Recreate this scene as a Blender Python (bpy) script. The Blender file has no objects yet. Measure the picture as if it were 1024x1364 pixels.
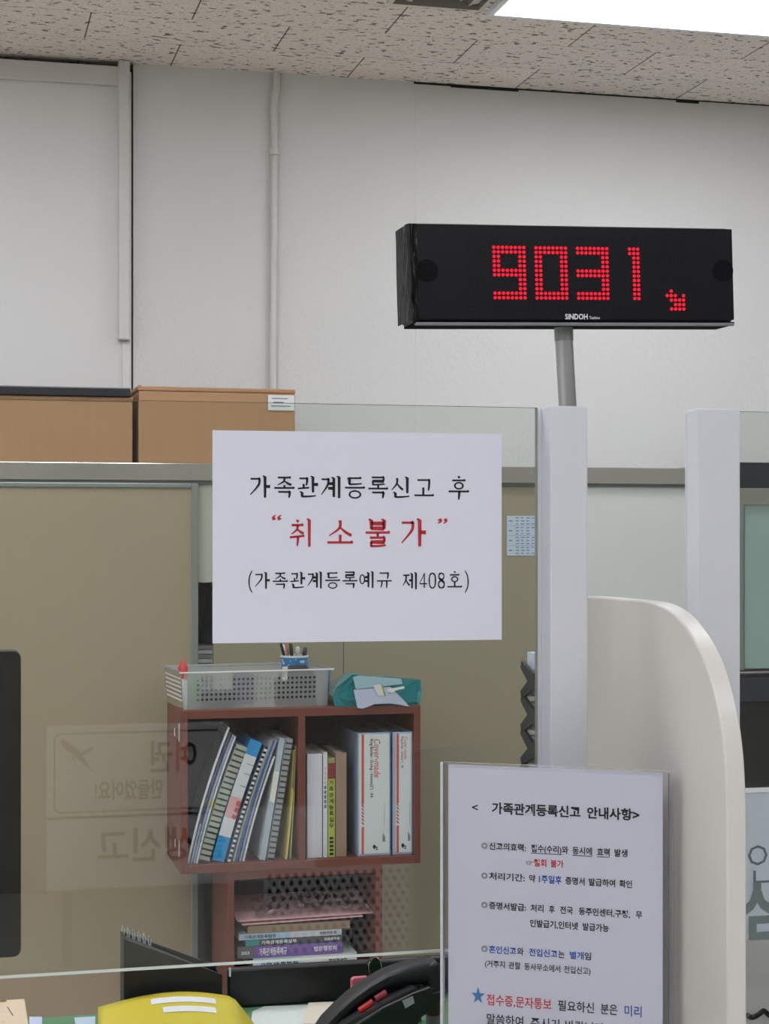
import bpy, bmesh, math, random
from mathutils import Vector, Matrix
random.seed(7)
sc = bpy.context.scene
COL = sc.collection
# ------------------------------------------------------------------ camera, world, exposure
TH = math.radians(14.0); F = 2300.0; EYE = 1.5; CX = 512.0; HY = 712.0
SN, CS = math.sin(TH), math.cos(TH)
cd = bpy.data.cameras.new('camera'); cam = bpy.data.objects.new('camera', cd); COL.objects.link(cam)
cd.sensor_fit = 'VERTICAL'; cd.sensor_height = 24.0; cd.lens = F / 1364 * 24.0
cd.shift_y = (HY - 682) / 1364; cd.clip_start = 0.02; cd.clip_end = 60
cam.location = (0, 0, EYE); cam.rotation_euler = (math.pi / 2, 0, -TH)
sc.camera = cam
w = bpy.data.worlds.new('world'); sc.world = w; w.use_nodes = True
w.node_tree.nodes['Background'].inputs[0].default_value = (0.9, 0.95, 1, 1)
w.node_tree.nodes['Background'].inputs[1].default_value = 0.15
sc.view_settings.view_transform = 'Standard'; sc.view_settings.look = 'None'
sc.view_settings.gamma = 1; sc.view_settings.use_curve_mapping = False
sc.view_settings.exposure = 0.0
LAMP = 15.2                     # radiance of the ceiling light diffusers
sc.cycles.use_denoising = True
sc.cycles.transparent_max_bounces = 24; sc.cycles.max_bounces = 10
sc.cycles.sample_clamp_indirect = 6

# ------------------------------------------------------------------ helpers
def ray(px, py):
    t = (px - CX) / F; s = (HY - py) / F
    return SN + t * CS, CS - t * SN, s
def P(px, py, Y):
    a, b, s = ray(px, py); k = Y / b
    return Vector((a * k, Y, EYE + s * k))
def PXX(px, py, X):
    a, b, s = ray(px, py); k = X / a
    return Vector((X, b * k, EYE + s * k))
def PZ(px, py, Z):
    a, b, s = ray(px, py); k = (Z - EYE) / s
    return Vector((a * k, b * k, Z))
def PPL(px, py, O, N):
    d = Vector(ray(px, py)); c = Vector((0, 0, EYE))
    return c + d * ((O - c).dot(N) / d.dot(N))

def lin(c):
    return tuple(((v / 255) / 12.92 if v / 255 <= .04045 else ((v / 255 + .055) / 1.055) ** 2.4) for v in c)
MATS = {}
def mat(name, rgb, rough=.5, metal=0., spec=.5, bump=0., bscale=200., vary=0., vscale=6., vstretch=(1, 1, 1), trans=0., coat=0.):
    if name in MATS: return MATS[name]
    m = bpy.data.materials.new(name); m.use_nodes = True; nt = m.node_tree; b = nt.nodes['Principled BSDF']
    c = lin(rgb)
    b.inputs['Base Color'].default_value = (*c, 1); b.inputs['Roughness'].default_value = rough
    b.inputs['Metallic'].default_value = metal; b.inputs['Specular IOR Level'].default_value = spec
    b.inputs['Coat Weight'].default_value = coat
    tc = nt.nodes.new('ShaderNodeTexCoord')
    if vary:
        mp = nt.nodes.new('ShaderNodeMapping'); mp.inputs['Scale'].default_value = vstretch
        nz = nt.nodes.new('ShaderNodeTexNoise'); nz.inputs['Scale'].default_value = vscale; nz.inputs['Detail'].default_value = 5
        nt.links.new(tc.outputs['Object'], mp.inputs[0]); nt.links.new(mp.outputs[0], nz.inputs['Vector'])
        mx = nt.nodes.new('ShaderNodeMix'); mx.data_type = 'RGBA'
        mx.inputs['A'].default_value = (*[v * (1 - vary) for v in c], 1); mx.inputs['B'].default_value = (*[min(1, v * (1 + vary)) for v in c], 1)
        nt.links.new(nz.outputs['Fac'], mx.inputs['Factor']); nt.links.new(mx.outputs['Result'], b.inputs['Base Color'])
    if bump:
        nz = nt.nodes.new('ShaderNodeTexNoise'); nz.inputs['Scale'].default_value = bscale; nz.inputs['Detail'].default_value = 3
        bp = nt.nodes.new('ShaderNodeBump'); bp.inputs['Strength'].default_value = bump; bp.inputs['Distance'].default_value = .004
        nt.links.new(tc.outputs['Object'], nz.inputs['Vector'])
        nt.links.new(nz.outputs['Fac'], bp.inputs['Height']); nt.links.new(bp.outputs[0], b.inputs['Normal'])
    MATS[name] = m; return m
def emit(name, rgb, s):
    m = bpy.data.materials.new(name); m.use_nodes = True; nt = m.node_tree; nt.nodes.clear()
    o = nt.nodes.new('ShaderNodeOutputMaterial'); e = nt.nodes.new('ShaderNodeEmission')
    e.inputs[0].default_value = (*lin(rgb), 1); e.inputs[1].default_value = s
    nt.links.new(e.outputs[0], o.inputs[0]); MATS[name] = m; return m
def clear(name, tint, refl_ior=1.45, rough=0., haze=0., hazecol=(1, 1, 1)):
    """clear sheet: tinted transparency + Fresnel reflection (+ a little diffuse haze for milky plastics)"""
    m = bpy.data.materials.new(name); m.use_nodes = True; nt = m.node_tree; nt.nodes.clear()
    o = nt.nodes.new('ShaderNodeOutputMaterial'); t = nt.nodes.new('ShaderNodeBsdfTransparent'); g = nt.nodes.new('ShaderNodeBsdfGlossy')
    fr = nt.nodes.new('ShaderNodeFresnel'); fr.inputs[0].default_value = refl_ior
    t.inputs[0].default_value = (*tint, 1); g.inputs['Roughness'].default_value = rough
    base = t
    if haze:
        d = nt.nodes.new('ShaderNodeBsdfDiffuse'); d.inputs[0].default_value = (*hazecol, 1)
        tl = nt.nodes.new('ShaderNodeBsdfTranslucent'); tl.inputs[0].default_value = (*hazecol, 1)
        a = nt.nodes.new('ShaderNodeMixShader'); a.inputs[0].default_value = .4
        nt.links.new(d.outputs[0], a.inputs[1]); nt.links.new(tl.outputs[0], a.inputs[2])
        h = nt.nodes.new('ShaderNodeMixShader'); h.inputs[0].default_value = haze
        nt.links.new(t.outputs[0], h.inputs[1]); nt.links.new(a.outputs[0], h.inputs[2]); base = h
    mx = nt.nodes.new('ShaderNodeMixShader')
    nt.links.new(fr.outputs[0], mx.inputs[0]); nt.links.new(base.outputs[0], mx.inputs[1]); nt.links.new(g.outputs[0], mx.inputs[2])
    nt.links.new(mx.outputs[0], o.inputs[0]); MATS[name] = m; return m

def world_of(o):
    M = Matrix.Identity(4)
    while o is not None:
        M = o.matrix_basis @ M; o = o.parent
    return M

class MB:
    def __init__(s): s.v = []; s.f = []; s.m = []; s.mats = []
    def _mi(s, m):
        if m not in s.mats: s.mats.append(m)
        return s.mats.index(m)
    def add(s, vs, fs, m):
        n = len(s.v); s.v += [Vector(v) for v in vs]; i = s._mi(m)
        for f in fs: s.f.append([k + n for k in f]); s.m.append(i)
        return s
    def box(s, x0, x1, y0, y1, z0, z1, m):
        return s.obox(Vector((x0, y0, z0)), Vector((x1 - x0, 0, 0)), Vector((0, y1 - y0, 0)), Vector((0, 0, z1 - z0)), m)
    def obox(s, O, A, B, C, m, mfront=None):
        O, A, B, C = map(Vector, (O, A, B, C))
        vs = [O, O + A, O + A + B, O + B, O + C, O + A + C, O + A + B + C, O + B + C]
        fs = [(0, 3, 2, 1), (4, 5, 6, 7), (0, 1, 5, 4), (1, 2, 6, 5), (2, 3, 7, 6), (3, 0, 4, 7)]
        s.add(vs, fs, m)
        if mfront: s.m[-4] = s._mi(mfront)
        return s
    def prism(s, pts, ext, m, mcap=None):
        """closed 3-D polygon pts extruded along vector ext"""
        pts = [Vector(p) for p in pts]; n = len(pts); ext = Vector(ext)
        s.add(pts + [p + ext for p in pts], [(i, (i + 1) % n, n + (i + 1) % n, n + i) for i in range(n)], m)
        b = len(s.v) - 2 * n; i = s._mi(mcap or m)
        s.f.append([b + k for k in range(n)][::-1]); s.m.append(i)
        s.f.append([b + n + k for k in range(n)]); s.m.append(i)
        return s
    def loft(s, rings, m, cap=True, close=True):
        k = len(rings[0]); vs = [p for r in rings for p in r]; fs = []
        for a in range(len(rings) - 1):
            for i in range(k if close else k - 1):
                j = (i + 1) % k; fs.append((a * k + i, a * k + j, (a + 1) * k + j, (a + 1) * k + i))
        if cap: fs += [tuple(range(k))[::-1], tuple((len(rings) - 1) * k + i for i in range(k))]
        return s.add(vs, fs, m)
    def tube(s, path, r, m, seg=10, cap=True):
        path = [Vector(p) for p in path]; rings = []; up = None
        for i, p in enumerate(path):
            d = (path[min(i + 1, len(path) - 1)] - path[max(i - 1, 0)]).normalized()
            if up is None: up = Vector((0, 0, 1)) if abs(d.z) < .9 else Vector((1, 0, 0))
            a = d.cross(up).normalized(); b = a.cross(d).normalized(); up = b
            rr = r[i] if isinstance(r, (list, tuple)) else r
            rings.append([p + (a * math.cos(q) + b * math.sin(q)) * rr for q in [2 * math.pi * k / seg for k in range(seg)]])
        return s.loft(rings, m, cap)
    def lathe(s, prof, c, m, seg=24, axis='z', cap=True):
        c = Vector(c); rings = []
        for r, h in prof:
            ring = []
            for k in range(seg):
                q = 2 * math.pi * k / seg
                if axis == 'z': ring.append(c + Vector((r * math.cos(q), r * math.sin(q), h)))
                else: ring.append(c + Vector((r * math.cos(q), h, r * math.sin(q))))
            rings.append(ring)
        return s.loft(rings, m, cap)
    def grid(s, fn, nu, nv, m):
        vs = [fn(i / nu, j / nv) for j in range(nv + 1) for i in range(nu + 1)]
        fs = [(j * (nu + 1) + i, j * (nu + 1) + i + 1, (j + 1) * (nu + 1) + i + 1, (j + 1) * (nu + 1) + i) for j in range(nv) for i in range(nu)]
        return s.add(vs, fs, m)
    def build(s, name, parent=None, bevel=0., smooth=False, local=False, seg=2, solid=0., norm=True):
        me = bpy.data.meshes.new(name); me.from_pydata([tuple(v) for v in s.v], [], s.f)
        for m in s.mats: me.materials.append(m)
        for p, i in zip(me.polygons, s.m): p.material_index = i
        if parent is not None and not local: me.transform(world_of(parent).inverted())
        if norm:
            bm = bmesh.new(); bm.from_mesh(me); bmesh.ops.recalc_face_normals(bm, faces=bm.faces); bm.to_mesh(me); bm.free()
        if smooth:
            for p in me.polygons: p.use_smooth = True
            me.set_sharp_from_angle(angle=math.radians(38))
        o = bpy.data.objects.new(name, me); COL.objects.link(o)
        if parent is not None: o.parent = parent
        if solid:
            q = o.modifiers.new('thickness', 'SOLIDIFY'); q.thickness = solid; q.offset = 0
        if bevel:
            q = o.modifiers.new('bevel', 'BEVEL'); q.width = bevel; q.segments = seg; q.limit_method = 'ANGLE'; q.angle_limit = math.radians(40)
            q.harden_normals = False
        return o
def tag(o, label, cat, group=None, kind=None):
    o['label'] = label; o['category'] = cat
    if group: o['group'] = group
    if kind: o['kind'] = kind
    return o
def thing(name, loc, label, cat, group=None, rot=(0, 0, 0)):
    o = bpy.data.objects.new(name, None); COL.objects.link(o); o.location = loc; o.rotation_euler = rot
    o.empty_display_size = .05
    return tag(o, label, cat, group)
def struct(o):
    o['kind'] = 'structure'; return o

# lettering -----------------------------------------------------------
def text_geo(body, bold=0., shear=0., res=2):
    cu = bpy.data.curves.new('t', 'FONT'); cu.body = body; cu.size = 1; cu.resolution_u = res; cu.offset = bold; cu.shear = shear
    ob = bpy.data.objects.new('t', cu); COL.objects.link(ob)
    dg = bpy.context.evaluated_depsgraph_get(); me = bpy.data.meshes.new_from_object(ob.evaluated_get(dg))
    vs = [(v.co.x, v.co.y) for v in me.vertices]; fs = [tuple(p.vertices) for p in me.polygons]
    bpy.data.objects.remove(ob); bpy.data.curves.remove(cu); bpy.data.meshes.remove(me)
    return vs, fs
def write(mb, body, O, U, V, m, width=None, em=.01, bold=0., shear=0., mid=True):
    """text from point O (left end, mid height if mid) along unit vectors U, V; width fits the line, em sets its height"""
    vs, fs = text_geo(body, bold, shear)
    if not vs: return
    x0 = min(v[0] for v in vs); x1 = max(v[0] for v in vs)
    sx = (width / (x1 - x0)) if width else em
    yc = .38 if mid else 0
    O, U, V = Vector(O), Vector(U), Vector(V)
    mb.add([O + U * ((x - x0) * sx) + V * ((y - yc) * em) for x, y in vs], fs, m)

# serif Hangul brush strokes: every glyph in a unit square, y up -------
def _ribbon(pts, ws, n=7):
    P_ = [Vector(p) for p in pts]; ws = [q * 1.45 for q in ws]
    if len(P_) == 2: n = 1
    out = []; wid = []
    for i in range(len(P_) - 1):
        p0 = P_[max(i - 1, 0)]; p1 = P_[i]; p2 = P_[i + 1]; p3 = P_[min(i + 2, len(P_) - 1)]
        for k in range(n):
            t = k / n
            out.append(.5 * ((2 * p1) + (p2 - p0) * t + (2 * p0 - 5 * p1 + 4 * p2 - p3) * t * t + (3 * p1 - p0 - 3 * p2 + p3) * t ** 3))
            wid.append(ws[i] * (1 - t) + ws[i + 1] * t)
    out.append(P_[-1]); wid.append(ws[-1])
    L = []; R = []
    for i, p in enumerate(out):
        d = (out[min(i + 1, len(out) - 1)] - out[max(i - 1, 0)]).normalized(); nn = Vector((-d.y, d.x))
        L.append(p + nn * wid[i] / 2); R.append(p - nn * wid[i] / 2)
    return [[L[i], R[i], R[i + 1], L[i + 1]] for i in range(len(out) - 1)]
class Glyph:
    HW = .078; VW = .132
    def __init__(s): s.q = []
    def C(s, pts, ws): s.q += _ribbon(pts, ws); return s
    def V(s, x, y0, y1):
        w_ = s.VW
        s.q.append([Vector(p) for p in [(x - w_ / 2 - .06, y0 - .012), (x - w_ / 2 + .015, y0 + .012), (x + w_ / 2, y0 - .05), (x + w_ * .42, y1 + .02), (x - w_ * .1, y1 - .005), (x - w_ * .4, y1 + .02), (x - w_ / 2, y0 - .075)]]); return s
    def H(s, x0, x1, y):
        w_ = s.HW
        s.q.append([Vector(p) for p in [(x0, y - w_ * .3), (x0 + .012, y + w_ * .6), (x0 + .05, y + w_ / 2), (x1 - .1, y + w_ / 2), (x1 - .045, y + w_ * .95), (x1 + .005, y + w_ * .1), (x1 - .015, y - w_ / 2), (x0 + .02, y - w_ / 2)]]); return s
    def T(s, x0, x1, y): return s.C([(x0, y), (x1, y - .004)], [s.HW, s.HW * 1.25])
    def ring(s, cx, cy, rx, ry):
        n = 22; w_ = .068
        for k in range(n):
            a, b = 2 * math.pi * k / n, 2 * math.pi * (k + 1) / n
            def o(q, e): return Vector((cx + (rx + e * (.9 + .35 * abs(math.cos(q)))) * math.cos(q), cy + (ry + e) * math.sin(q)))
            s.q.append([o(a, -w_ / 2), o(a, w_ / 2), o(b, w_ / 2), o(b, -w_ / 2)])
        return s
    def gv(s, x0, y0, x1, y1):
        s.H(x0, x1 + .02, y1); return s.C([(x1 - .02, y1 + .02), (x1 - .06, (y0 + y1) / 2 + .08), (x0 - .01, y0)], [.075, .068, .022])
    def gh(s, x0, y0, x1, y1):
        s.H(x0, x1 + .02, y1); return s.C([(x1 - .02, y1 + .02), (x1 - .03, (y0 + y1) / 2), (x1 - .06, y0)], [.075, .07, .045])
    def n(s, x0, y0, x1, y1): s.V(x0 + .03, y1, y0); return s.C([(x0 + .02, y0 + .02), ((x0 + x1) / 2, y0 + .025), (x1, y0 + .055)], [.055, .055, .035])
    def d(s, x0, y0, x1, y1): s.H(x0, x1, y1); s.V(x0 + .05, y1 + .01, y0); return s.C([(x0 + .04, y0 + .02), ((x0 + x1) / 2, y0 + .02), (x1 + .01, y0 + .045)], [.055, .05, .04])
    def r(s, x0, y0, x1, y1):
        ym = (y0 + y1) / 2; s.H(x0, x1, y1); s.C([(x1 - .03, y1), (x1 - .035, ym)], [.065, .06]); s.T(x0 + .03, x1 - .02, ym)
        s.C([(x0 + .055, ym), (x0 + .055, y0)], [.065, .055]); return s.C([(x0 + .04, y0 + .01), ((x0 + x1) / 2, y0 + .01), (x1 + .02, y0 + .035)], [.05, .048, .038])
    def b(s, x0, y0, x1, y1):
        s.V(x0 + .04, y1, y0); s.V(x1 - .04, y1, y0); s.T(x0 + .04, x1 - .04, (y0 + y1) / 2 + .02); return s.T(x0 + .04, x1 - .04, y0 + .03)
    def s_(s, x0, y0, x1, y1):
        xm = (x0 + x1) / 2; s.C([(xm - .005, y1), (xm - .03, y0 + (y1 - y0) * .5), (x0, y0)], [.075, .06, .022])
        return s.C([(xm - .01, y0 + (y1 - y0) * .56), (xm + (x1 - xm) * .45, y0 + (y1 - y0) * .25), (x1, y0 + .01)], [.03, .065, .07])
    def j(s, x0, y0, x1, y1): s.H(x0, x1, y1); return s.s_(x0 - .01, y0, x1 + .01, y1)
    def dot(s, x, y): return s.C([(x - .05, y + .05), (x + .045, y - .012)], [.04, .085])
    def ch(s, x0, y0, x1, y1): s.dot((x0 + x1) / 2, y1 + .12); return s.j(x0, y0, x1, y1)
    def h(s, x0, y0, x1, y1):
        xm = (x0 + x1) / 2; hh = y1 - y0; s.dot(xm, y1 - .03); s.H(x0, x1, y1 - hh * .3); return s.ring(xm, y0 + hh * .27, (x1 - x0) * .3, hh * .25)
def G(ch):
    g = Glyph()
    if ch == '가': g.gv(.05, .14, .47, .82); g.V(.7, .96, .02); g.T(.72, .93, .5)
    elif ch == '족': g.j(.2, .56, .8, .88); g.C([(.5, .56), (.5, .46)], [.07, .06]); g.H(.04, .96, .44); g.gh(.22, .02, .76, .27)
    elif ch == '관': g.gh(.1, .55, .48, .85); g.C([(.3, .62), (.3, .44)], [.065, .06]); g.C([(.04, .42), (.55, .46)], [.05, .05]); g.V(.72, .96, .25); g.T(.74, .95, .6); g.n(.2, .06, .86, .3)
    elif ch == '계': g.gv(.04, .16, .38, .82); g.V(.6, .92, .06); g.T(.36, .58, .64); g.T(.34, .58, .44); g.V(.84, .97, .01)
    elif ch == '등': g.d(.2, .6, .8, .88); g.H(.04, .96, .47); g.ring(.5, .18, .25, .15)
    elif ch == '록': g.r(.2, .6, .78, .92); g.C([(.5, .6), (.5, .46)], [.065, .06]); g.H(.04, .96, .44); g.gh(.22, .02, .76, .27)
    elif ch == '신': g.s_(.05, .38, .58, .9); g.V(.78, .96, .24); g.n(.2, .06, .88, .3)
    elif ch == '고': g.gh(.18, .36, .76, .82); g.C([(.46, .5), (.46, .18)], [.07, .065]); g.H(.04, .96, .16)
    elif ch == '후': g.h(.2, .44, .8, .97); g.H(.04, .96, .34); g.C([(.52, .34), (.51, .15), (.49, -.02)], [.078, .07, .04])
    elif ch == '취': g.ch(.1, .44, .6, .74); g.C([(.03, .33), (.64, .38)], [.05, .05]); g.C([(.37, .36), (.36, .18), (.33, .04)], [.075, .065, .04]); g.V(.84, .96, .01)
    elif ch == '소': g.s_(.1, .38, .9, .9); g.C([(.5, .42), (.5, .18)], [.07, .065]); g.H(.04, .96, .16)
    elif ch == '불': g.b(.22, .6, .78, .95); g.H(.04, .96, .49); g.C([(.5, .48), (.5, .36)], [.07, .06]); g.r(.2, .03, .78, .32)
    elif ch == '예': g.ring(.2, .52, .14, .25); g.V(.58, .92, .06); g.T(.36, .56, .64); g.T(.36, .56, .42); g.V(.84, .97, .01)
    elif ch == '규': g.gh(.2, .52, .76, .86); g.H(.04, .96, .42); g.C([(.36, .42), (.34, .2), (.28, .04)], [.07, .06, .035]); g.C([(.66, .42), (.66, .2), (.65, .0)], [.075, .07, .04])
    elif ch == '제': g.j(.04, .22, .44, .8); g.V(.6, .92, .06); g.T(.42, .58, .52); g.V(.84, .97, .01)
    elif ch == '호': g.h(.2, .42, .8, .97); g.C([(.5, .42), (.5, .18)], [.07, .065]); g.H(.04, .96, .16)
    elif ch == '4': g.C([(.62, .06), (.62, .92)], [.1, .09]); g.C([(.64, .92), (.05, .32)], [.05, .05]); g.C([(.03, .3), (.97, .3)], [.05, .05])
    elif ch == '0': g.C([(.5, .92), (.2, .8), (.12, .5), (.2, .17), (.5, .05), (.8, .17), (.88, .5), (.8, .8), (.5, .92)], [.05, .09, .13, .09, .05, .09, .13, .09, .05])
    elif ch == '8':
        g.C([(.5, .92), (.22, .83), (.22, .64), (.5, .51), (.82, .36), (.8, .14), (.5, .05)], [.05, .1, .1, .12, .12, .1, .05])
        g.C([(.5, .92), (.78, .83), (.78, .64), (.5, .51), (.18, .36), (.2, .14), (.5, .05)], [.05, .08, .08, .06, .1, .1, .05])
    elif ch == '(': g.C([(.8, 1.0), (.4, .75), (.28, .45), (.4, .15), (.8, -.1)], [.04, .1, .16, .1, .04])
    elif ch == ')': g.C([(.2, 1.0), (.6, .75), (.72, .45), (.6, .15), (.2, -.1)], [.04, .1, .16, .1, .04])
    elif ch == '“':
        for x in (.05, .6): g.C([(x + .32, 1.0), (x + .06, .72), (x + .2, .42)], [.05, .17, .30])
    elif ch == '”':
        for x in (.0, .55): g.C([(x + .05, .05), (x + .34, .34), (x + .2, .62)], [.05, .17, .30])
    return g.q
def brush(mb, ch, O, U, V, wd, ht, m):
    for poly in G(ch):
        mb.add([Vector(O) + U * (p.x * wd) + V * (p.y * ht) for p in poly], [tuple(range(len(poly)))], m)

XA, YA, ZA = Vector((1, 0, 0)), Vector((0, 1, 0)), Vector((0, 0, 1))

# ------------------------------------------------------------------ materials
M_wall = mat('wall paint', (213, 210, 207), .75, bump=.35, bscale=90, vary=.03, vscale=2)
M_panel = mat('wall panel paint', (218, 215, 212), .6, vary=.02, vscale=3)
M_trim = mat('trim paint', (206, 202, 197), .5)
M_hall = mat('hall wall paint', (236, 236, 234), .8)
M_floor = mat('floor vinyl', (216, 212, 204), .4, vary=.06, vscale=20)
M_dark = mat('dark recess', (28, 27, 26), .9)
M_post = mat('white powder coat', (207, 207, 212), .4)
M_paper = mat('white paper', (216, 216, 227), .8)
M_ink = mat('black ink', (18, 18, 24), .7)
M_red = mat('red ink', (178, 32, 44), .7)
M_red2 = mat('bright red ink', (206, 52, 52), .7)
M_blue = mat('blue ink', (36, 84, 172), .7)
M_grey_ink = mat('grey ink', (110, 112, 118), .7)
M_star = mat('star blue', (62, 128, 176), .7)
M_black = mat('black plastic', (24, 24, 27), .35)
M_black_s = mat('satin black plastic', (22, 23, 28), .5)
M_gloss = mat('glossy black wrap', (9, 9, 12), .1)
M_face = mat('display face', (11, 11, 17), .35, spec=.25)
M_off = mat('unlit diode', (13, 12, 18), .6, spec=.2)
M_grille = mat('speaker grille', (5, 5, 8), .7, spec=.15)
M_steel = mat('brushed steel', (170, 170, 172), .32, metal=.85)
M_chrome = mat('chrome', (220, 220, 224), .12, metal=1)
M_led = emit('lit diode', (240, 34, 56), 1.25)
M_lamp = emit('light diffuser', (241, 247, 255), LAMP)
M_mahog = mat('mahogany laminate', (112, 58, 46), .45, vary=.16, vscale=9, vstretch=(1, 1, 8))
M_mahog_d = mat('dark back board', (58, 48, 50), .7)
M_cab = mat('beige steel door', (157, 142, 118), .5, vary=.04, vscale=3, bump=.05, bscale=400)
M_cab_shade = mat('greige shaded steel door', (150, 139, 118), .5, vary=.03, vscale=3, bump=.05, bscale=400)  # darker door copy: weaker light behind the glass put into the colour
M_cab_lit = mat('pale lit steel door', (200, 203, 197), .5, vary=.03, vscale=3, bump=.05, bscale=400)  # paler door copy: stronger light in the open gap put into the colour
M_cabf = mat('grey steel frame', (140, 145, 140), .3, metal=.35)
M_rail = mat('polished header rail', (192, 188, 178), .14, metal=.6)
M_ply = mat('box board', (168, 128, 92), .6, vary=.08, vscale=8, vstretch=(6, 1, .6))
M_white = mat('white plastic', (225, 226, 228), .4)
M_milk = clear('milky plastic', (.93, .95, .95), 1.4, .25, .42, (.86, .89, .9))
M_glass = clear('partition glass', (.945, .965, .945), 1.56)
M_gedge = mat('polished glass edge', (206, 212, 204), .15)
M_gtop = mat('green glass edge', (92, 104, 98), .2)
M_acryl = clear('acrylic sheet', (.995, .995, .998), 1.25)
M_aedge = mat('acrylic edge', (196, 196, 202), .2)
M_stone = mat('cast marble', (208, 203, 196), .35, vary=.05, vscale=3, vstretch=(1, 1, .5))
M_green = mat('green desk mat', (84, 130, 92), .7)
M_desk = mat('desk laminate', (196, 190, 178), .5)
M_yellow = mat('yellow cover', (204, 187, 52), .45, vary=.02)
M_pale = mat('pale label', (216, 216, 214), .7)
M_pages = mat('page edges', (222, 218, 208), .8)
M_greys = mat('pale grey screen', (246, 245, 243), .6)
M_greyp = mat('grey panel', (158, 157, 155), .6)
M_teal = mat('teal glass door', (152, 174, 168), .25, vary=.06, vscale=5)

# ------------------------------------------------------------------ the room
WY = 5.05; CZ = 2.87; RX0, RX1, RY0 = -3.0, 7.5, -4.0
XS = P(177.5, 300, WY).x          # slit between the raised panel and the plaster
struct(MB().box(RX0, RX1, RY0, WY + .1, -.05, 0, M_floor).build('floor'))

# ceiling: mineral fibre tiles
def ceiling_material():
    m = bpy.data.materials.new('mineral fibre tiles'); m.use_nodes = True; nt = m.node_tree; b = nt.nodes['Principled BSDF']
    b.inputs['Roughness'].default_value = .9; b.inputs['Specular IOR Level'].default_value = .1
    L = nt.links.new
    tc = nt.nodes.new('ShaderNodeTexCoord')
    mp = nt.nodes.new('ShaderNodeMapping'); mp.inputs['Location'].default_value = (-.35 + 5.29 + .2645, (-4.58 + 4.86) * 3, 0); mp.inputs['Scale'].default_value = (1, 3, 1); L(tc.outputs['Object'], mp.inputs[0])
    br = nt.nodes.new('ShaderNodeTexBrick'); br.inputs['Scale'].default_value = 1; br.inputs['Brick Width'].default_value = .529
    br.inputs['Row Height'].default_value = .729; br.inputs['Mortar Size'].default_value = .0022; br.inputs['Mortar Smooth'].default_value = .1
    br.offset = .5; br.inputs['Bias'].default_value = 0
    br.inputs['Color1'].default_value = (1, 1, 1, 1); br.inputs['Color2'].default_value = (.93, .93, .93, 1); br.inputs['Mortar'].default_value = (.22, .21, .2, 1)
    L(mp.outputs[0], br.inputs['Vector'])
    mp2 = nt.nodes.new('ShaderNodeMapping'); mp2.inputs['Scale'].default_value = (36, 62, 60); L(tc.outputs['Object'], mp2.inputs[0])
    nz = nt.nodes.new('ShaderNodeTexNoise'); nz.inputs['Scale'].default_value = 1; nz.inputs['Detail'].default_value = 2.5; nz.inputs['Roughness'].default_value = .6; L(mp2.outputs[0], nz.inputs['Vector'])
    cr = nt.nodes.new('ShaderNodeValToRGB'); cr.color_ramp.elements[0].position = .36; cr.color_ramp.elements[0].color = (.3, .28, .26, 1)
    cr.color_ramp.elements[1].position = .41; cr.color_ramp.elements[1].color = (1, 1, 1, 1); L(nz.outputs['Fac'], cr.inputs[0])
    nf = nt.nodes.new('ShaderNodeTexNoise'); nf.inputs['Scale'].default_value = 160; L(tc.outputs['Object'], nf.inputs['Vector'])
    cf = nt.nodes.new('ShaderNodeValToRGB'); cf.color_ramp.elements[0].position = .3; cf.color_ramp.elements[0].color = (.8, .79, .78, 1)
    cf.color_ramp.elements[1].position = .6; L(nf.outputs['Fac'], cf.inputs[0])
    def mul(a, bb):
        x = nt.nodes.new('ShaderNodeMix'); x.data_type = 'RGBA'; x.blend_type = 'MULTIPLY'; x.inputs['Factor'].default_value = 1
        L(a, x.inputs['A']); L(bb, x.inputs['B']); return x.outputs['Result']
    base = nt.nodes.new('ShaderNodeRGB'); base.outputs[0].default_value = (*lin((240, 230, 220)), 1)
    L(mul(mul(mul(base.outputs[0], br.outputs['Color']), cr.outputs[0]), cf.outputs[0]), b.inputs['Base Color'])
    return m
M_ceil = ceiling_material()
struct(MB().box(RX0, RX1, RY0, WY + .1, CZ, CZ + .05, M_ceil).build('ceiling'))

# back wall: plaster to the right of the slit, dark recess behind the raised panel on the left
mb = MB(); mb.box(XS, RX1, WY, WY + .1, 0, CZ, M_wall); mb.box(RX0, XS, WY + .05, WY + .1, 0, CZ, M_dark)
struct(mb.build('wall_back'))
PTOP = P(80, 86, WY).z
struct(MB().box(RX0, XS - .006, WY - .005, WY + .03, 0, PTOP - .01, M_panel).build('wall_panel'))
ztr = P(166, 453, WY - .03).z
struct(MB().box(RX0, P(160, 90, WY - .02).x, WY - .025, WY - .005, PTOP - .055, PTOP, M_trim).build('trim_1', bevel=.003))
mb = MB(); mb.box(P(158, 90, WY - .035).x, P(173, 90, WY - .035).x, WY - .04, WY - .005, ztr, PTOP + .015, M_trim)
mb.box(P(164, 90, WY - .035).x, P(175, 90, WY - .035).x, WY - .015, WY - .004, .0, ztr, M_panel)
struct(mb.build('trim_2', bevel=.004))
struct(MB().box(P(553.5, 300, WY).x, P(556, 300, WY).x, WY - .0012, WY + .001, 0, CZ - .015, M_wall).build('trim_3'))
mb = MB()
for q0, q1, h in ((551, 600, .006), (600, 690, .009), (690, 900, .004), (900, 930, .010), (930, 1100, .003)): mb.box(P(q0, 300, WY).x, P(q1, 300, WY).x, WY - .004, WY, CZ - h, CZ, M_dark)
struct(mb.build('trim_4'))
struct(MB().box(RX0, RX1, RY0 - .1, RY0, 0, CZ, mat('hall end wall', (158, 150, 140), .8)).build('wall_front'))
struct(MB().box(RX0 - .1, RX0, RY0, WY, 0, CZ, M_hall).build('wall_left'))
struct(MB().box(RX1, RX1 + .1, RY0, WY, 0, CZ, M_hall).build('wall_right'))

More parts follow.
